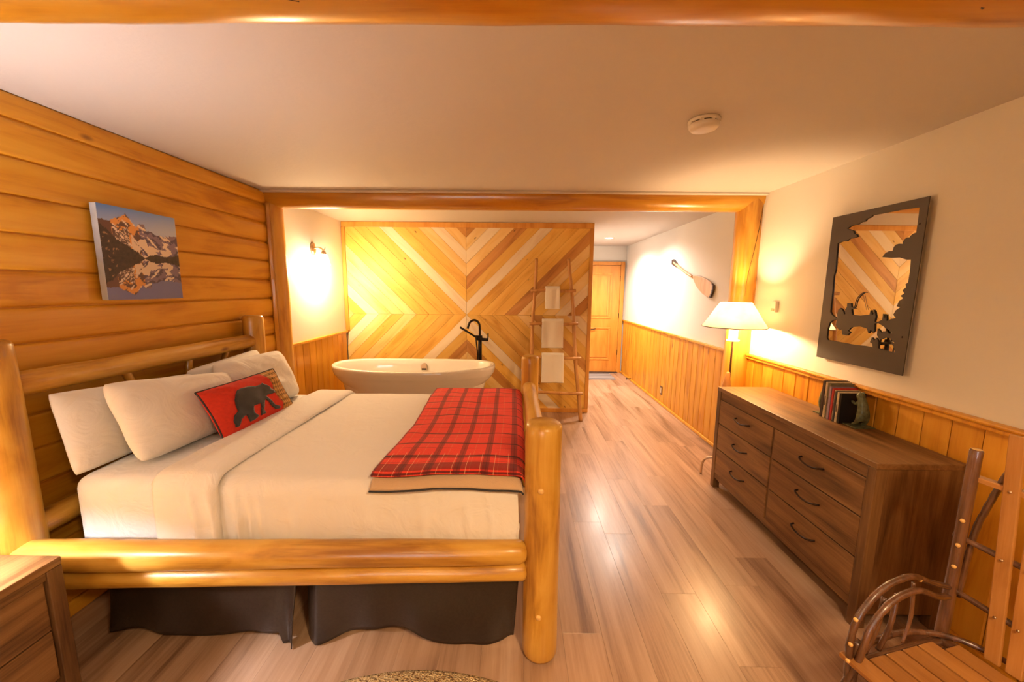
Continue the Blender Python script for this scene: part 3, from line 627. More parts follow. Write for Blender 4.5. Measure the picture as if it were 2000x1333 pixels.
water = [(250, 882), (225, 885), (205, 900), (190, 940), (184, 1000), (190, 1015), (230, 1022), (300, 1035), (360, 1047), (420, 1052), (484, 1064), (482, 1040), (466, 1030), (478, 998), (494, 1022), (506, 1000), (520, 1024), (518, 1068), (580, 1088), (630, 1099), (622, 1060), (602, 1034), (628, 1036), (596, 1002), (560, 1000), (530, 1012), (512, 985), (516, 940), (540, 970), (552, 958), (566, 962), (574, 938), (612, 972), (590, 975), (560, 930), (520, 905), (496, 908), (494, 955), (482, 968), (472, 945), (456, 972), (446, 940), (400, 926), (345, 930), (320, 955), (336, 964), (316, 986), (286, 980), (280, 940), (262, 948), (244, 918)]
def cutout(name, outer, holes, x0, thick, mat, parent):
    cu = bpy.data.curves.new(name, 'CURVE'); cu.dimensions = '2D'; cu.fill_mode = 'BOTH'; cu.extrude = thick/2
    for poly in [outer]+holes:
        sp = cu.splines.new('POLY'); sp.points.add(len(poly)-1); sp.use_cyclic_u = True
        for p, (a, b) in zip(sp.points, poly): p.co = (a-2.26, b-1.616, 0, 1)
    tmp = bpy.data.objects.new('tmp', cu); COL.objects.link(tmp); dg = bpy.context.evaluated_depsgraph_get()
    me = bpy.data.meshes.new_from_object(tmp.evaluated_get(dg)); bpy.data.objects.remove(tmp); bpy.data.curves.remove(cu); me.name = name
    me.materials.clear()
    mm = Matrix(((0, 0, 1, x0), (1, 0, 0, 2.26), (0, 1, 0, 1.616), (0, 0, 0, 1)))
    return link(name, me, mat, parent, mm)
cutout('cutout_frame', [(my0, mz0), (my1, mz0), (my1, mz1), (my0, mz1)], [mp_(sky), mp_(water)], MXP, .005, M['plate'], mi)
rod = mp_([(345, 806), (366, 796), (374, 765), (390, 735), (420, 708), (440, 704)])
tube('fishing_rod', [(MXP-.001, *p) for p in rod], .0028, M['plate'], mi, seg=6)
ln = mp_([(420, 708), (430, 760), (444, 820)]); tube('fishing_line', [(MXP-.001, *p) for p in ln], .0010, M['plate'], mi, seg=5)
for a, b in ((790, 258), (676, 996)):
    yy, zz = mp_([(a, b)])[0]; lathe('screw', [(0, .003), (.005, .002), (.006, 0)], (MXP-.002, yy, zz), M['handle'], mi, seg=12, axis=(-1, 0, 0))

# ------------------------------------------------------------------ canvas print
cv = thing('canvas_print', 'canvas print of a mountain lake hung on the log wall', 'picture', (-2.10, 2.13, 1.52))
CXF = -2.082; (cy0, cz1), (cy1, _z) = on_x(186, 395, CXF), on_x(340, 423, CXF); cz0 = on_x(205, 587, CXF)[1]
box('stretcher', -2.116, CXF-.001, cy0, cy1, cz0, cz1, M['canvas_edge'], cv, .002)
face = grid('print', 150, 150, lambda u, v: (CXF, cy0+(cy1-cy0)*u, cz0+(cz1-cz0)*v), M['canvas'], cv, uv=lambda u, v: (u, v), smooth=False)
SKYL = [(0, .16), (.05, .15), (.10, .17), (.16, .14), (.22, .115), (.27, .09), (.32, .065), (.36, .10), (.40, .15), (.44, .19), (.47, .15), (.54, .145), (.57, .22), (.63, .215), (.69, .25), (.75, .245), (.81, .255), (.88, .24), (.93, .235), (1, .225)]
def interp(T, u):
    for (a, b), (c, d) in zip(T, T[1:]):
        if u <= c: return b+(d-b)*(u-a)/(c-a)
    return T[-1][1]
FOR_L = [(0, .20), (.08, .25), (.16, .33), (.28, .40), (.40, .455), (.50, .525), (1, .53)]
FOR_R = [(0, .53), (.50, .53), (.56, .50), (.66, .475), (.78, .495), (.90, .485), (1, .455)]
def fbm(x, y, o=4, s=0): 
    return sum(noise.noise(Vector((x*2**k+s*3.7, y*2**k, s)))*.5**k for k in range(o))
def lake(u, v):
    t = 1-v; H_ = .532; refl = t > H_
    d = (t-H_)*(1.12 if refl else 0); tt = H_-d if refl else t
    un = u+(.012*fbm(u*6, t*30, 2, 5) if refl else 0)
    sk = interp(SKYL, un)+.012*fbm(un*30, 0, 3, 1)
    if tt < sk:
        k = tt/.25; a = srgb(92, 146, 232); c = srgb(196, 206, 232); col = [a[i]+(c[i]-a[i])*min(1, k*.9+.35*u) for i in range(3)]
        if refl: col = [x*y for x, y in zip(srgb(128, 130, 186), (1, 1, 1))]
    elif tt > min(interp(FOR_L, un), interp(FOR_R, un))+.012*fbm(un*40, 2, 2, 2):
        n = fbm(u*25, t*25, 3, 3); col = [x*(1+.6*n) for x in srgb(66, 52, 44)]
        if n > .42 and u < .2: col = srgb(170, 130, 90)
    else:
        n = fbm(un*11+tt*6, tt*14-un*4, 4, 7); dep = (tt-sk)/.4
        if un < .47: col = srgb(236, 168, 92) if n > -.08 else srgb(104, 76, 66)
        else: col = srgb(140, 122, 144) if n > -.1 else srgb(92, 80, 104)
        snow = fbm(un*9-tt*8, tt*9, 4, 11)
        if un > .36 and dep > .42 and snow > -.32+.5*abs(un-.5): col = srgb(242, 222, 200)
        elif snow > .26: col = srgb(248, 230, 212)
        elif un < .34 and dep > .36: col = srgb(112, 88, 78) if abs(snow) > .06 else srgb(236, 210, 180)
        if un < .14: col = srgb(110, 78, 66)
    if refl: col = [x*.86 for x in col]
    return [max(0, min(1, x)) for x in col]
paint(face, lake)

# ------------------------------------------------------------------ log bed
HP = [(-2.03, 1.40), (-2.03, 2.90)]; FP = [(.122, 1.483), (.122, 2.945)]
bed = thing('log_bed', 'honey-coloured log bed with thick peeled posts and rails', 'bed', (-.95, 2.2, 0))
log('head_post', (*HP[0], 0), (*HP[0], 1.385), .090, .080, M['bedlog'], bed, rnd=.02, wob=.05, seed=21)
log('head_post', (*HP[1], 0), (*HP[1], 1.378), .080, .070, M['bedlog'], bed, rnd=.018, wob=.06, seed=22)
log('foot_post', (*FP[0], 0), (*FP[0], 1.065), .076, .0745, M['bedlog'], bed, rnd=.022, wob=.025, seed=23)
log('foot_post', (*FP[1], 0), (*FP[1], 1.075), .074, .068, M['bedlog'], bed, rnd=.018, wob=.03, seed=24)
log('side_rail', (-2.0, 1.378, .51), (.06, 1.462, .497), .062, .048, M['bedlog'], bed, rnd=.03, wob=.07, seed=25)
log('side_rail', (-1.96, 1.385, .405), (.06, 1.467, .408), .041, .040, M['bedlog'], bed, rnd=.02, wob=.08, seed=26)
log('side_rail', (-2.0, 2.93, .50), (.10, 2.965, .50), .05, .05, M['bedlog'], bed, rnd=.02, wob=.06, seed=27)
log('headboard_rail', (-2.03, 1.46, 1.195), (-2.03, 2.85, 1.185), .050, .050, M['bedlog'], bed, rnd=.01, wob=.08, seed=28)
log('headboard_rail', (-2.03, 1.46, .585), (-2.03, 2.85, .585), .052, .05, M['bedlog'], bed, rnd=.01, wob=.08, seed=29)
log('foot_rail', (.122, 1.52, .83), (.115, 2.90, .83), .050, .050, M['bedlog'], bed, rnd=.01, wob=.05, seed=30)
log('foot_rail', (.125, 1.52, .46), (.122, 2.90, .46), .050, .048, M['bedlog'], bed, rnd=.01, wob=.05, seed=31)
for yt, yb in ((1.915, 2.10), (2.31, 2.235), (2.625, 2.36)):
    log('headboard_spindle', (-2.035, yt, 1.165), (-2.035, yb, .62), .019, .019, M['bedlog'], bed, rnd=.004, wob=.05, seed=32, seg=14, rings=10)
for z in (.80, .235):
    yy = FP[0][1]; lathe('peg', [(0, .006), (.008, .006), (.012, .002), (.012, -.006)], (.122-.012, yy-.0745, z), M['cutend'], bed, seg=16, axis=(-.08, -1, 0))

# mattress and bedding --------------------------------------------------------
MX0, MX1, MY0, MY1, MT = -1.925, .005, 1.512, 2.865, .775
bsx = thing('box_spring', 'white box spring under the mattress, showing at its lower left corner', 'box spring', (-.95, 2.2, .28))
box('base', MX0, MX1-.01, MY0+.012, MY1-.01, .285, .418, M['fitted'], bsx, .025, 3)
for x_ in (-1.86, -.06):
    for y_ in (1.62, 2.78): box('leg', x_-.03, x_+.03, y_-.03, y_+.03, 0, .29, M['plastic_d'], bsx, .004)
def rounded(name, x0, x1, y0, y1, z0, z1, r, mat, parent, amp=.006, sub=2):
    me = box_mesh(name, x1-x0, y1-y0, z1-z0, r, 4); bm = bmesh.new(); bm.from_mesh(me)
    bmesh.ops.subdivide_edges(bm, edges=[e for e in bm.edges if e.calc_length() > .25], cuts=14, use_grid_fill=True)
    for v in bm.verts: v.co += v.normal*amp*noise.noise(v.co*5)
    bm.to_mesh(me); bm.free(); smooth_all(me)
    return link(name, me, mat, parent, Matrix.Translation(((x0+x1)/2, (y0+y1)/2, (z0+z1)/2)))
mt = rounded('mattress', MX0, MX1, MY0, MY1, .42, MT, .06, M['fitted'], None)
tag(mt, 'mattress in a white fitted sheet, bare at its head end by the pillows', 'mattress')
def wrap(s, lo, hi, r):            # arc coordinate -> (position, drop) over rounded edges
    if s < lo+r:
        a = (lo+r-s)/r
        if a < PI/2: return lo+r-r*math.sin(a), r*(1-math.cos(a))
        return lo, r+(a-PI/2)*r
    if s > hi-r:
        a = (s-hi+r)/r
        if a < PI/2: return hi-r+r*math.sin(a), r*(1-math.cos(a))
        return hi, r+(a-PI/2)*r
    return s, 0
PLEATS = [(-1.36, .012, .020), (-1.29, .010, .016), (-1.20, .016, .022), (-1.15, .008, .015), (-1.10, .010, .018), (-.98, .006, .02), (-.66, .006, .05), (-.41, .007, .03), (-.22, .004, .02), (-.12, .006, .012)]
def bedcover(x0, x1, s0, s1, off, r=.07, foot=True, amp=.006, pleat=1.0, seed=0, gain=0):
    lo, hi, top = MY0-off, MY1+off, MT+off; xe = MX1+off
    def f(u, v):
        sx = x0+(x1-x0)*u; s = s0+(s1-s0)*v
        y, dy = wrap(s, lo, hi, r)
        x, dx = (wrap(sx, -9, xe, .05) if foot else (sx, 0))
        z = top-max(dx, dy)+.010*math.sin(PI*min(1, max(0, (y-lo)/(hi-lo))))
        n = noise.noise(Vector((sx*2.1+seed, s*2.3, 0)))+.5*noise.noise(Vector((sx*5.5, s*6.0, seed)))
        z += amp*n*(1 if dy < .03 else .2)
        if dy > 0 and s < (lo+hi)/2:
            w = min(1, dy/.18); k = sum(1.5*a*math.exp(-((sx-c-.03*w)/(.7*b))**2) for c, a, b in PLEATS)
            y -= (k*pleat+.006+.004*n)*w
        if dx > .04: x += .006*math.sin(s*26+dy*20)*min(1, dx/.15)
        return (x, y, z)
    return f
dv = thing('white_duvet', 'smooth white duvet covering the bed, tucked in at the foot', 'duvet', (-.75, 2.2, .8))
drop_n, drop_f = .335, .33
lo_, hi_ = MY0-.012, MY1+.012
def arc_lo(off, drop, r=.07): return (MY0-off)+r-r*PI/2-(drop-r)
def arc_hi(off, drop, r=.07): return (MY1+off)-r+r*PI/2+(drop-r)
grid('cover', 150, 120, bedcover(-1.50, MX1+.012-.05+.05*PI/2+.24, arc_lo(.012, drop_n), arc_hi(.012, drop_f), .012, amp=.005), M['sheet'], dv, thick=-.006)
def fold(u, v):
    c = bedcover(-1.535, -1.245, arc_lo(.03, .335), arc_hi(.03, .25), .030, foot=False, amp=.004, pleat=.8, seed=3)
    uu = u; p = Vector(c(uu, v))
    e = 1-abs(2*u-1)**8; s = arc_lo(.03, .335)+(arc_hi(.03, .25)-arc_lo(.03, .335))*v
    up = .010*e; y, dy = wrap(s, MY0-.03, MY1+.03, .07)
    if dy < .04: p.z += up-.012*(1-e)+.008*math.sin(u*PI)*noise.noise(Vector((v*3, 2, 0)))
    elif s < 2: p.y -= up-.012*(1-e)
    p.x += .025*noise.noise(Vector((v*2.2, u, 8)))
    return p
grid('turned_down_fold', 30, 120, fold, M['sheet'], dv, thick=-.012)
# plaid throw with a sherpa lining
bk = thing('plaid_throw', 'red and black plaid throw laid across the foot of the bed', 'blanket', (-.3, 2.2, .82))
def throw(off, s0, s1, x0, x1, seed):
    c = bedcover(x0, x1, s0, s1, off, amp=.007, pleat=0, seed=seed)
    def f(u, v):
        p = Vector(c(u, v)); p.z += .007*(1-abs(2*u-1)**10)+.006*noise.noise(Vector((u*5, v*9, seed)))
        w = max(0, 1-v/.10); p.z -= .012*w*math.sin(u*9+1)*.5; p.y -= .012*w*math.sin(u*7)
        p.x += .02*math.sin(v*5)*(1-u)-.05*(1-u)*max(0, .35-v); return p
    return f
sA = MY0-.046+.07-.052
sB = arc_hi(.046, .12)
grid('wool_face', 60, 140, throw(.046, sA+.012, sB, -.585, MX1+.075, 1), M['plaid'], bk, uv=lambda u, v: (u*.70, v*(sB-sA)), thick=.008)
sA2 = MY0-.034+.07-.088
def lin(u, v):
    p = throw(.034, sA2, sB, -.585, MX1+.07, 1)(u, v); w = max(0, 1-v/.05); p.y -= .010*w; return p
grid('sherpa_lining', 60, 100, lin, M['lining'], bk, thick=-.009)
tube('hem', [lin(u/20, 0) for u in range(21)], .0042, M['piping'], bk, seg=8, n=2)

# bed skirt: two dark panels hanging below the rail
def skirt(x0, x1, seed, label, curl):
    def f(u, v):
        x = x0+(x1-x0)*u; d = 1-v
        y = 1.512-.020*d*math.sin(u*8.5+seed)-.03*d*d*noise.noise(Vector((u*5+seed, d, 0)))-.008*d*math.sin(u*23+seed*3)
        e = max(0, (u-.93)/.07); y -= curl*e*e*d; x -= .02*e*d
        e0 = max(0, (.06-u)/.06); y += .05*e0
        zb = .006+.030*(1+math.sin(u*8.0+seed*2.1))
        if curl > .03 and u > .9: zb = .006
        return (x, y, .345*v+zb*d)
    o = grid('bed_skirt', 70, 18, f, M['skirt'], None, thick=.004)
    return tag(o, label, 'bed skirt', 'dark skirt panels under the bed')
skirt(-1.845, -.955, .4, 'dark brown skirt panel under the head half of the log bed', .045)
skirt(-.935, .028, 2.2, 'dark brown skirt panel under the foot half of the log bed', .02)

# pillows ---------------------------------------------------------------------
def pillow_fn(Wp, Hp, T, seed, sag=.0, taper=.0, rnd=.08):
    def P(u, v, side, off=0):
        pu, pv = abs(u), abs(v)
        k_ = 1-rnd*(pu*pv)**5
        x = Wp/2*u*(1-.035*(1-v*v))*k_; y = Hp/2*v*(1-.035*(1-u*u))*k_
        y *= 1-taper*(u+1)/2*(v+1)/2
        t = T/2*((1-pu**3.2)*(1-pv**3.2))**.55
        n = noise.noise(Vector((u*1.6+seed, v*1.6, side)))*.22+noise.noise(Vector((u*4+seed, v*4, side)))*.10
        t *= 1+n
        # wrinkles pulled into corners
        t += .006*(pu*pv)*math.sin((u+v)*14+seed)*(1-pu**6)*(1-pv**6)
        return Vector((x, y-sag*(1-pu), side*(t+off)))
    return P
def soft(o):
    md = o.modifiers.new('smooth', 'SUBSURF'); md.levels = 1; md.render_levels = 1
def pillow(name, Wp, Hp, T, base, wdir, updir, mat, parent=None, seed=0, nu=26, nv=20, taper=.0, rnd=.08):
    w = Vector(wdir).normalized(); up = Vector(updir).normalized(); up = (up-w*up.dot(w)).normalized(); n = w.cross(up)
    P = pillow_fn(Wp, Hp, T, seed, taper=taper, rnd=rnd); V, F, idx, uvs = [], [], {}, []
    for side in (1, -1):
        for j in range(nv+1):
            for i in range(nu+1):
                edge = i in (0, nu) or j in (0, nv)
                if side < 0 and edge: idx[(side, i, j)] = idx[(1, i, j)]; continue
                u, v = -1+2*i/nu, -1+2*j/nv
                u, v = math.sin(u*PI/2)*.55+u*.45, math.sin(v*PI/2)*.55+v*.45
                idx[(side, i, j)] = len(V); V.append(P(u, v, side)); uvs.append((u*.5+.5, v*.5+.5))
    for side in (1, -1):
        for j in range(nv):
            for i in range(nu):
                q = [idx[(side, i, j)], idx[(side, i+1, j)], idx[(side, i+1, j+1)], idx[(side, i, j+1)]]
                F.append(tuple(q if side > 0 else q[::-1]))
    me = mesh(name, V, F, True); L = me.uv_layers.new(name='UVMap')
    for l in me.loops: L.data[l.index].uv = uvs[l.vertex_index]
    m = Matrix((w, up, n)).transposed().to_4x4(); m.translation = Vector(base)+up*Hp/2*.97
    o = link(name, me, mat, parent, m); soft(o); return o, P, m
g_ = 'white bed pillows'
o, _, _ = pillow('bed_pillow', .72, .385, .125, (-1.89, 1.865, .772), (0.0, 1, -.02), (-.20, -.15, 1), M['sheet'], seed=1, taper=.30, rnd=.04)
tag(o, 'white pillow against the headboard, nearest the camera and partly hidden', 'pillow', g_)
o, _, _ = pillow('bed_pillow', .66, .36, .15, (-1.89, 2.52, .775), (0, 1, .05), (-.20, .10, 1), M['sheet'], seed=4)
tag(o, 'white pillow against the headboard at the far side of the bed', 'pillow', g_)
o, _, _ = pillow('bed_pillow', .66, .42, .17, (-1.67, 1.925, .785), (.07, 1, -.02), (-.42, 0.02, 1), M['sheet'], seed=2, taper=.42)
tag(o, 'white pillow in the front row, left of the bear cushion', 'pillow', g_)
o, _, _ = pillow('bed_pillow', .64, .40, .18, (-1.66, 2.505, .780), (.03, 1, -.0), (-.42, -.03, 1), M['sheet'], seed=6, taper=.08)
tag(o, 'white pillow in the front row, behind the plaid end of the bear cushion', 'pillow', g_)
bc = thing('bear_cushion', 'red lumbar cushion with a walking black bear and plaid end', 'cushion', (-1.52, 2.14, .83))
BW, BH, BT = .580, .285, .11
bo, BPf, BM = pillow('cushion_cover', BW, BH, BT, (-1.495, 2.150, .806), (.055, 1, .006), (-.50, -.02, 1), M['pillowprint'], bc, seed=9, nu=90, nv=50, rnd=0)
def cushion(u, v):
    wv = .765+.02*math.sin(v*11)
    n = noise.noise(Vector((u*50, v*25, 0)))
    if u > wv:
        a = .5+.5*math.sin((u-wv)*150); b = .5+.5*math.sin(v*58); c = srgb(214, 158, 84); k = 1-.42*(a > .55)-.35*(b > .62)
        return [x*k*(1+.15*n) for x in c]
    return [x*(1+.16*n) for x in srgb(206, 52, 30)]
paint(bo, cushion)
def homog(src):                    # quad in the picture -> cushion coordinates
    import itertools
    A = []; dst = [(-1, 1), (1, 1), (1, -1), (-1, -1)]
    for (x, y), (X, Y) in zip(src, dst):
        A.append([x, y, 1, 0, 0, 0, -X*x, -X*y, X]); A.append([0, 0, 0, x, y, 1, -Y*x, -Y*y, Y])
    n = 8
    for i in range(n):
        p = max(range(i, n), key=lambda r: abs(A[r][i])); A[i], A[p] = A[p], A[i]
        for r in range(n):
            if r != i:
                f = A[r][i]/A[i][i]; A[r] = [a-f*b for a, b in zip(A[r], A[i])]
    h = [A[i][8]/A[i][i] for i in range(8)]
    return lambda x, y: ((h[0]*x+h[1]*y+h[2])/(h[6]*x+h[7]*y+1), (h[3]*x+h[4]*y+h[5])/(h[6]*x+h[7]*y+1))
HM = homog([(150, 715), (1085, 385), (1340, 815), (490, 1210)])
bear = [(860, 600), (900, 615), (960, 635), (1005, 670), (1030, 705), (990, 720), (930, 735), (905, 752), (960, 800), (1020, 845), (1110, 858), (1095, 880), (1040, 893), (990, 870), (930, 820), (885, 795), (875, 850), (880, 910), (920, 940), (850, 975), (838, 940), (820, 850), (760, 870), (735, 885), (760, 950), (825, 980), (790, 1015), (735, 1038), (690, 1005), (655, 975), (615, 1020), (600, 1095), (560, 1100), (525, 1040), (520, 985), (555, 940), (530, 880), (510, 820), (515, 760), (540, 710), (590, 680), (680, 655), (760, 650), (830, 625)]
def applique(name, pts, off, mat, parent):
    bm = bmesh.new(); vs = [bm.verts.new((*HM(*p), 0)) for p in pts]
    es = [bm.edges.new((vs[i], vs[(i+1) % len(vs)])) for i in range(len(vs))]
    bmesh.ops.triangle_fill(bm, edges=es, use_beauty=True)
    for _ in range(3):
        bmesh.ops.subdivide_edges(bm, edges=[e for e in bm.edges if e.calc_length() > .07], cuts=1); bmesh.ops.triangulate(bm, faces=bm.faces)
    for v in bm.verts: v.co = BPf(max(-.99, min(.99, v.co.x)), max(-.99, min(.99, v.co.y)), 1, off)
    bmesh.ops.recalc_face_normals(bm, faces=bm.faces)
    me = bpy.data.meshes.new(name); bm.to_mesh(me); bm.free(); smooth_all(me)
    o = link(name, me, mat, parent, BM); md = o.modifiers.new('thickness', 'SOLIDIFY'); md.thickness = .0015; md.offset = 0; return o
applique('bear_applique', bear, .004, M['bear'], bc)
edge = [(-1+2*i/24, -1) for i in range(25)]+[(1, -1+2*i/14) for i in range(1, 15)]+[(1-2*i/24, 1) for i in range(1, 25)]+[(-1, 1-2*i/14) for i in range(1, 14)]
tube('piping', [BM @ BPf(u*.995, v*.995, 1) for u, v in edge+edge[:1]], .0042, M['piping'], bc, seg=8, n=2)
u_, v_ = HM(1148, 740); lathe('button', [(0, .004), (.009, .004), (.011, .001), (.011, -.002)], BM @ BPf(u_, v_, 1, .002), M['cutend'], bc, seg=16, axis=tuple(BM.col[2][:3]))

# ------------------------------------------------------------------ dresser
DX0, DX1, DY0, DY1, DZ = 1.635, 2.042, 1.62, 2.965, .835
dre = thing('dresser', 'long dark walnut six-drawer dresser against the right wall', 'dresser', (1.84, 2.29, 0))
box('top', DX0-.004, DX1, DY0-.004, DY1+.004, DZ-.028, DZ, M['dresser'], dre, .003)
box('end_panel', DX0+.012, DX1, DY0, DY0+.024, .075, DZ-.029, M['dresser_z'], dre, .003)
box('end_panel', DX0+.012, DX1, DY1-.024, DY1, .075, DZ-.029, M['dresser_z'], dre, .003)
for y in (DY0, DY1-.042):
    box('corner_leg', DX0-.002, DX0+.05, y-.001, y+.043, 0, DZ-.029, M['dresser_z'], dre, .003)
    box('corner_leg', DX1-.05, DX1-.001, y-.001, y+.043, 0, .2, M['dresser_z'], dre, .003)
box('face_rail', DX0+.004, DX0+.03, DY0+.043, DY1-.043, .745, DZ-.03, M['dresser'], dre, .002)
box('face_rail', DX0+.006, DX0+.03, DY0+.043, DY1-.043, .082, .128, M['dresser'], dre, .002)
box('divider', DX0+.006, DX0+.03, 2.287, 2.303, .128, .745, M['dresser_z'], dre, .002)
box('carcass_back', DX0+.04, DX1-.006, DY0+.03, DY1-.03, .09, DZ-.03, M['plastic_d'], dre)
for y0, y1 in ((DY0+.045, 2.285), (2.305, DY1-.045)):
    for z0, z1 in ((.549, .741), (.342, .543), (.131, .336)):
        dw = box('drawer', DX0+.001, DX0+.035, y0, y1, z0, z1, M['dresser'], dre, .003)
        yc = (y0+y1)/2; zc = (z0+z1)/2+.018
        tube('handle', [(DX0, yc-.078, zc+.006), (DX0-.022, yc-.068, zc+.004), (DX0-.027, yc-.035, zc-.006), (DX0-.028, yc, zc-.009), (DX0-.027, yc+.035, zc-.006), (DX0-.022, yc+.068, zc+.004), (DX0, yc+.078, zc+.006)], .0052, M['handle'], dw, seg=10)

# books and bear bookends on the dresser
SPN = [(.016, .225, .145, (60, 40, 35)), (.013, .222, .150, (225, 205, 170)), (.020, .216, .145, (120, 112, 92)), (.014, .200, .138, (150, 128, 150)), (.013, .196, .140, (198, 60, 56)), (.012, .186, .138, (226, 205, 165)), (.011, .184, .14, (60, 58, 62)), (.012, .182, .14, (232, 214, 180)), (.014, .178, .14, (20, 18, 22))]
BL_ = ['dark brown book at the far end of the row on the dresser', 'tall cream book, second from the far end of the row', 'thick grey-green book in the dresser row', 'lilac book in the middle of the dresser row', 'slim red book in the dresser row', 'slim cream book just in front of the red one', 'thin dark grey book between two cream ones', 'cream-spined book beside the black one', 'black book against the climbing bear bookend']
PAGES = plain('book_pages', (.74, .62, .44), .9, var=.12, bscale=150)
y = 2.272; bx0 = 1.888
for k, ((t, h, d, c), lab) in enumerate(zip(SPN, BL_)):
    cm = plain('book_cover_%d' % k, srgb(*c), .45, var=.15, bscale=40)
    x0 = bx0+.004*((k*37) % 3); d_ = min(d, 2.036-x0); bk_ = thing('book', lab, 'book', (x0+d_/2, y-t/2, DZ), 'books in the row on the dresser')
    box('cover', x0, x0+d_, y-.0022, y-.0002, DZ+.0005, DZ+h, cm, bk_)
    box('cover', x0, x0+d_, y-t+.0002, y-t+.0022, DZ+.0005, DZ+h, cm, bk_)
    box('spine', x0-.0012, x0+.0006, y-t+.0002, y-.0002, DZ+.0005, DZ+h, cm, bk_)
    box('pages', x0+.0008, x0+d_-.004, y-t+.0024, y-.0024, DZ+.003, DZ+h-.003, PAGES, bk_)
    if k in (1, 2, 5, 7):
        box('spine_band', x0-.0018, x0-.001, y-t+.003, y-.003, DZ+h*.35, DZ+h*.6, plain('spine_band_%d' % k, srgb(90, 70, 60), .5), bk_)
    y -= t+.0008
def bookend(y0, sgn, label):
    """a bear on its hind legs pushing against the books"""
    t = thing('bear_bookend', label, 'bookend', (1.965, y0, DZ), 'bear bookends')
    Y = lambda d: y0+sgn*d
    box('base_plate', 1.915, 2.03, min(Y(0), Y(.085)), max(Y(0), Y(.085)), DZ, DZ+.006, M['verdigris'], t, .002)
    sk = [((1.965, Y(.074), DZ+.070), .025), ((1.965, Y(.070), DZ+.112), .023), ((1.965, Y(.056), DZ+.150), .021), ((1.965, Y(.036), DZ+.176), .017), ((1.965, Y(.014), DZ+.172), .008),
          ((1.945, Y(.062), DZ+.044), .014), ((1.945, Y(.046), DZ+.020), .009), ((1.945, Y(.028), DZ+.011), .008), ((1.987, Y(.070), DZ+.044), .014), ((1.987, Y(.058), DZ+.020), .009), ((1.987, Y(.042), DZ+.011), .008),
          ((1.945, Y(.034), DZ+.128), .009), ((1.945, Y(.006), DZ+.142), .008), ((1.987, Y(.036), DZ+.118), .009), ((1.987, Y(.006), DZ+.126), .008), ((1.953, Y(.046), DZ+.199), .005), ((1.978, Y(.046), DZ+.199), .005)]
    ed = [(0, 1), (1, 2), (2, 3), (3, 4), (0, 5), (5, 6), (6, 7), (0, 8), (8, 9), (9, 10), (2, 11), (11, 12), (2, 13), (13, 14), (3, 15), (3, 16)]
    me = bpy.data.meshes.new('bear_body'); me.from_pydata([p for p, r in sk], ed, []); me.update()
    o = link('bear_body', me, M['verdigris'], t); md = o.modifiers.new('skin', 'SKIN'); o.modifiers.new('sub', 'SUBSURF').render_levels = 2; o.modifiers['sub'].levels = 2
    for i_, (p, r) in enumerate(sk): me.skin_vertices[0].data[i_].radius = (r, r)
    me.skin_vertices[0].data[0].use_root = True
    return t
bookend(y-.002, -1, 'green-patina bear bookend climbing the near end of the books')
bookend(2.276, 1, 'bear bookend at the far end of the books, mostly hidden')

# ------------------------------------------------------------------ floor lamp
LX, LY = 1.793, 3.10
lmp = thing('floor_lamp', 'lit floor lamp with wide parchment shade behind the dresser', 'lamp', (LX, LY, 0))
lathe('lamp_shade', [(.115, 1.502), (.150, 1.447), (.190, 1.377), (.236, 1.305)], (LX, LY, 0), M['shade'], lmp, seg=56)
lathe('shade_rim', [(.238, 1.303), (.240, 1.309), (.236, 1.309)], (LX, LY, 0), M['pole'], lmp, seg=56)
lathe('socket_sleeve', [(.034, 1.33), (.034, 1.195)], (LX, LY, 0), M['sleeve'], lmp, seg=24)
lathe('drip_cup', [(0, 1.186), (.048, 1.188), (.050, 1.198), (.034, 1.198)], (LX, LY, 0), M['sleeve'], lmp, seg=24)
tube('pole', [(LX, LY, .12), (LX, LY, 1.20)], .0075, M['pole'], lmp)
tube('harp', [(LX-.0, LY-.05, 1.30), (LX, LY-.05, 1.42), (LX, LY, 1.49), (LX, LY+.05, 1.42), (LX, LY+.05, 1.30)], .003, M['pole'], lmp, seg=6)
for a in (2.77, 4.87, .68):
    c, s_ = math.cos(a), math.sin(a)
    tube('arched_leg', [(LX+.155*c, LY+.155*s_, .0), (LX+.150*c, LY+.150*s_, .09), (LX+.125*c, LY+.125*s_, .145), (LX+.07*c, LY+.07*s_, .165), (LX, LY, .17)], .0095, M['steel'], lmp, seg=12)
log('carved_ornament', (LX-.030, LY-.01, .78), (LX-.020, LY-.01, .93), .036, .016, M['ladder'], lmp, rnd=.01, wob=.5, seg=18, rings=12, seed=3)
lamp('floor_lamp_glow', 'POINT', (LX, LY, 1.36), 20, WARM, .035)

# ------------------------------------------------------------------ nightstand (lower left)
ns = thing('nightstand', 'dark walnut nightstand at the lower left beside the bed', 'nightstand', (-1.86, .93, 0))
NX, NY0, NY1, NZ = -1.62, .66, 1.223, .637
box('top', -2.10, NX, NY0, NY1, NZ-.03, NZ, M['dresser'], ns, .003)
box('end_panel', -2.09, NX-.045, NY1-.022, NY1-.002, .05, NZ-.031, M['dresser_z'], ns, .002)
box('end_panel', -2.09, NX-.045, NY0+.002, NY0+.022, .05, NZ-.031, M['dresser_z'], ns, .002)
for y_ in (NY0, NY1-.045):
    box('leg', NX-.045, NX-.001, y_, y_+.045, 0, NZ-.031, M['dresser_z'], ns, .003); box('leg', -2.10, -2.06, y_, y_+.045, 0, NZ-.031, M['dresser_z'], ns, .003)
box('face_rail', NX-.04, NX-.003, NY0+.046, NY1-.046, NZ-.06, NZ-.031, M['dresser'], ns, .002)
box('carcass', -2.05, NX-.035, NY0+.03, NY1-.03, .1, NZ-.04, M['plastic_d'], ns)
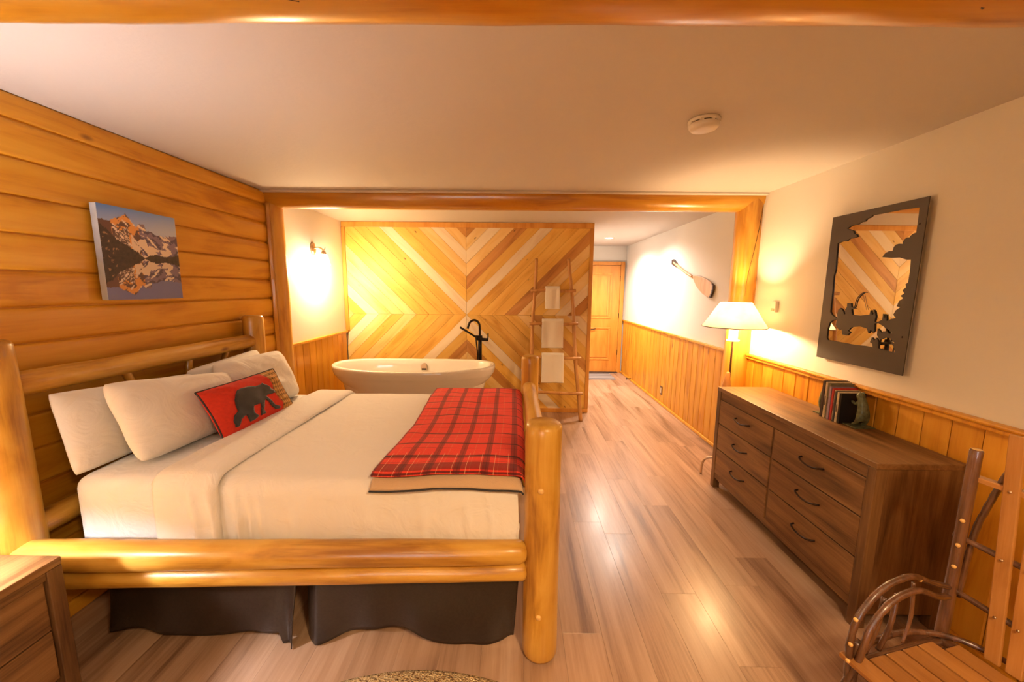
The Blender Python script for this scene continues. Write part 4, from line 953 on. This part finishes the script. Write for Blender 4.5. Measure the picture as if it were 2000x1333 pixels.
for z0, z1 in ((.385, .572), (.19, .38)):
    dw = box('drawer', NX-.034, NX-.012, NY0+.049, NY1-.049, z0, z1, M['dresser'], ns, .003)
    yc = (NY0+NY1)/2; zc = (z0+z1)/2
    tube('handle', [(NX-.012, yc-.07, zc), (NX+.012, yc-.06, zc-.003), (NX+.015, yc, zc-.01), (NX+.012, yc+.06, zc-.003), (NX-.012, yc+.07, zc)], .005, M['handle'], dw, seg=8)
# bedside lamp on it, beyond the left edge of the picture
bl_ = thing('table_lamp', 'bedside lamp with a cream shade standing on the nightstand', 'lamp', (-1.87, .80, NZ))
lathe('base', [(0, 0), (.07, 0), (.075, .012), (.03, .03), (.045, .10), (.05, .16), (.02, .24), (.01, .26)], (-1.87, .80, NZ), M['pole'], bl_)
lathe('shade', [(.09, .46), (.16, .24)], (-1.87, .80, NZ), M['shade'], bl_)
lamp('table_lamp_glow', 'POINT', (-1.87, .80, NZ+.36), 38, (.93, .92, 1.0), .05)

# ------------------------------------------------------------------ round rug and door mat
rg = lathe('round_rug', [(0, .014), (.4, .014), (1.085, .014), (1.10, .009), (1.102, .0005)], (-.36, .28, 0), M['rug'], None, seg=128)
tag(rg, 'round beige woven rug in front of the bed, edge showing at the bottom', 'rug')
dm = thing('door_mat', 'grey ribbed door mat on the floor before the entry door', 'mat', (1.56, 6.87, 0))
box('mat_base', 1.24, 1.815, 6.62, 7.11, .0005, .008, M['mat_g'], dm, .003)
for k in range(7): box('rib', 1.25, 1.80, 6.65+k*.065, 6.675+k*.065, .008, .011, M['mat_d'] if k % 2 == 0 else M['mat_g'], dm, .001)

# ------------------------------------------------------------------ twig chair (lower right)
R0 = Vector((1.53, 1.205, 0)); fv = Vector((-.972, -.235, 0)).normalized(); sv = Vector((.235, -.972, 0)).normalized()
def C(f, s, z): return R0+fv*f+sv*s+Vector((0, 0, z))
ch = thing('twig_chair', 'rustic bark twig armchair with oak slats by the dresser', 'chair', C(.2, .25, 0))
for s in (0, .52):
    log('back_post', C(-.0, s, 0), C(-.005, s, 1.085), .019, .0165, M['bark'], ch, rnd=.005, wob=.16, seed=40+int(s*10), seg=20)
    lathe('cut_end', [(0, .0015), (.0125, .001), (.013, -.004)], C(-.005, s, 1.085), M['cutend'], ch, seg=18)
    log('front_leg', C(.415, s+(.01 if s else -.0), 0), C(.405, s, .46), .018, .016, M['bark'], ch, rnd=.005, wob=.16, seed=44+int(s*10), seg=18)
    sg = -1 if s == 0 else 1
    for k, (dz, ds_) in enumerate(((0, 0), (-.035, .02))):
        tube('arm', [C(.42+.01*k, s+sg*.0, .30), C(.432-.02*k, s-sg*ds_, .46+dz), C(.405-.02*k, s-sg*ds_, .555+dz), C(.32-.01*k, s-sg*ds_, .635+dz), C(.20, s-sg*ds_, .655+dz), C(.10, s-sg*ds_, .615+dz), C(-.01, s, .575+dz)], .0100, M['bark'], ch, wob=.2, seed=50+k)
    for f_ in (.36, .30): tube('arm_spindle', [C(f_, s, .40), C(f_-.02, s-sg*.01, .50), C(f_-.05, s, .60)], .0075, M['bark'], ch, wob=.25, seed=int(f_*100))
    tube('arm_spindle', [C(.19, s, .40), C(.17, s, .5), C(.185, s, .63)], .005, M['bark'], ch, wob=.3, seed=7)
    log('side_stretcher', C(.40, s, .20), C(0, s, .20), .014, .014, M['bark'], ch, rnd=.003, wob=.2, seg=12, seed=61)
    log('seat_rail', C(.40, s, .365), C(0, s, .365), .018, .018, M['bark'], ch, rnd=.003, wob=.2, seg=12, seed=62)
for f_ in (.40, 0): log('cross_stretcher', C(f_, 0, .24), C(f_, .52, .24), .014, .014, M['bark'], ch, rnd=.003, wob=.2, seg=12, seed=63)
for f_ in (.40, 0): log('seat_rail', C(f_, 0, .375), C(f_, .52, .375), .017, .017, M['bark'], ch, rnd=.003, wob=.2, seg=12, seed=66)
def bar(name, a, b, w, t, face, mat, parent):
    """flat slat from a to b, wide side turned to `face`, grain along its length"""
    a, b = Vector(a), Vector(b); z = (b-a).normalized(); n = Vector(face); n = (n-z*n.dot(z)).normalized(); x = z.cross(n).normalized()
    me = box_mesh(name, w, t, (b-a).length, .003, 2); m = Matrix((x, n, z)).transposed().to_4x4(); m.translation = (a+b)/2
    return link(name, me, mat, parent, m)
for k in range(6):                 # seat slats run side to side
    f_ = .045+k*.073
    s0 = .02 if k else .05; s1 = .50 if k else .47
    if k == 5: s0, s1 = -.02, .54
    bar('seat_slat', C(f_, s0, .397), C(f_, s1, .397), .066, .016, (0, 0, 1), M['slat_y'], ch)
tube('seat_hoop', [C(.41, -.005, .40), C(.30, -.022, .405), C(.15, -.022, .41), C(.02, .02, .41), C(-.045, .11, .41), C(-.06, .26, .41), C(-.045, .41, .41), C(.02, .50, .41), C(.15, .542, .41), C(.30, .542, .405), C(.41, .525, .40)], .0095, M['bark'], ch, wob=.2, seed=71)
for k in range(7):
    s = .083+k*.059; zt = 1.165+.07*math.sin(PI*k/6)
    so = bar('back_slat', C(-.01, .26+(s-.26)*.80, .405), C(.0, s, zt), .036, .012, fv, M['slat'], ch)
    for z in (.565, .76, .985):
        t = (z-.405)/(zt-.405); ss = .26+(s-.26)*.80+(s-.26)*.20*t
        lathe('nail', [(0, .002), (.004, .001), (.0045, -.001)], C(.007, ss, z), M['steel'], so, seg=8, axis=tuple(fv))
tube('back_hoop', [C(-.02, .012, .55), C(-.025, .022, .80), C(-.025, .045, .93), C(-.022, .068, 1.03), C(-.02, .10, 1.10), C(-.02, .18, 1.135), C(-.02, .26, 1.145), C(-.02, .34, 1.135), C(-.02, .42, 1.10), C(-.022, .46, 1.03), C(-.025, .485, .93), C(-.025, .49, .80), C(-.02, .50, .55)], .0085, M['bark'], ch, wob=.2, seed=72)
for z in (.565, .76): tube('back_twig', [C(-.012, -.02, z+.006), C(-.018, .15, z-.004), C(-.018, .37, z-.004), C(-.012, .54, z+.006)], .0095, M['bark'], ch, wob=.2, seed=int(z*50))
bar('back_rail', C(-.018, .0, .985), C(-.018, .52, .985), .03, .018, (0, 0, 1), M['slat'], ch)
cdir = (fv*.91+sv*.417).normalized()
for p in (C(0, 0, .835)+cdir*.0175, C(0, 0, .745)+cdir*.018, C(0, 0, .665)+cdir*.0185, C(.155, .0, .640)+cdir*.012, C(.42, 0, .545)+cdir*.012, C(.425, 0, .46)+cdir*.020, C(.425, 0, .405)+cdir*.028):
    lathe('peg_end', [(0, .002), (.0055, .0017), (.0065, -.004)], p, M['cutend'], ch, seg=14, axis=tuple(cdir))
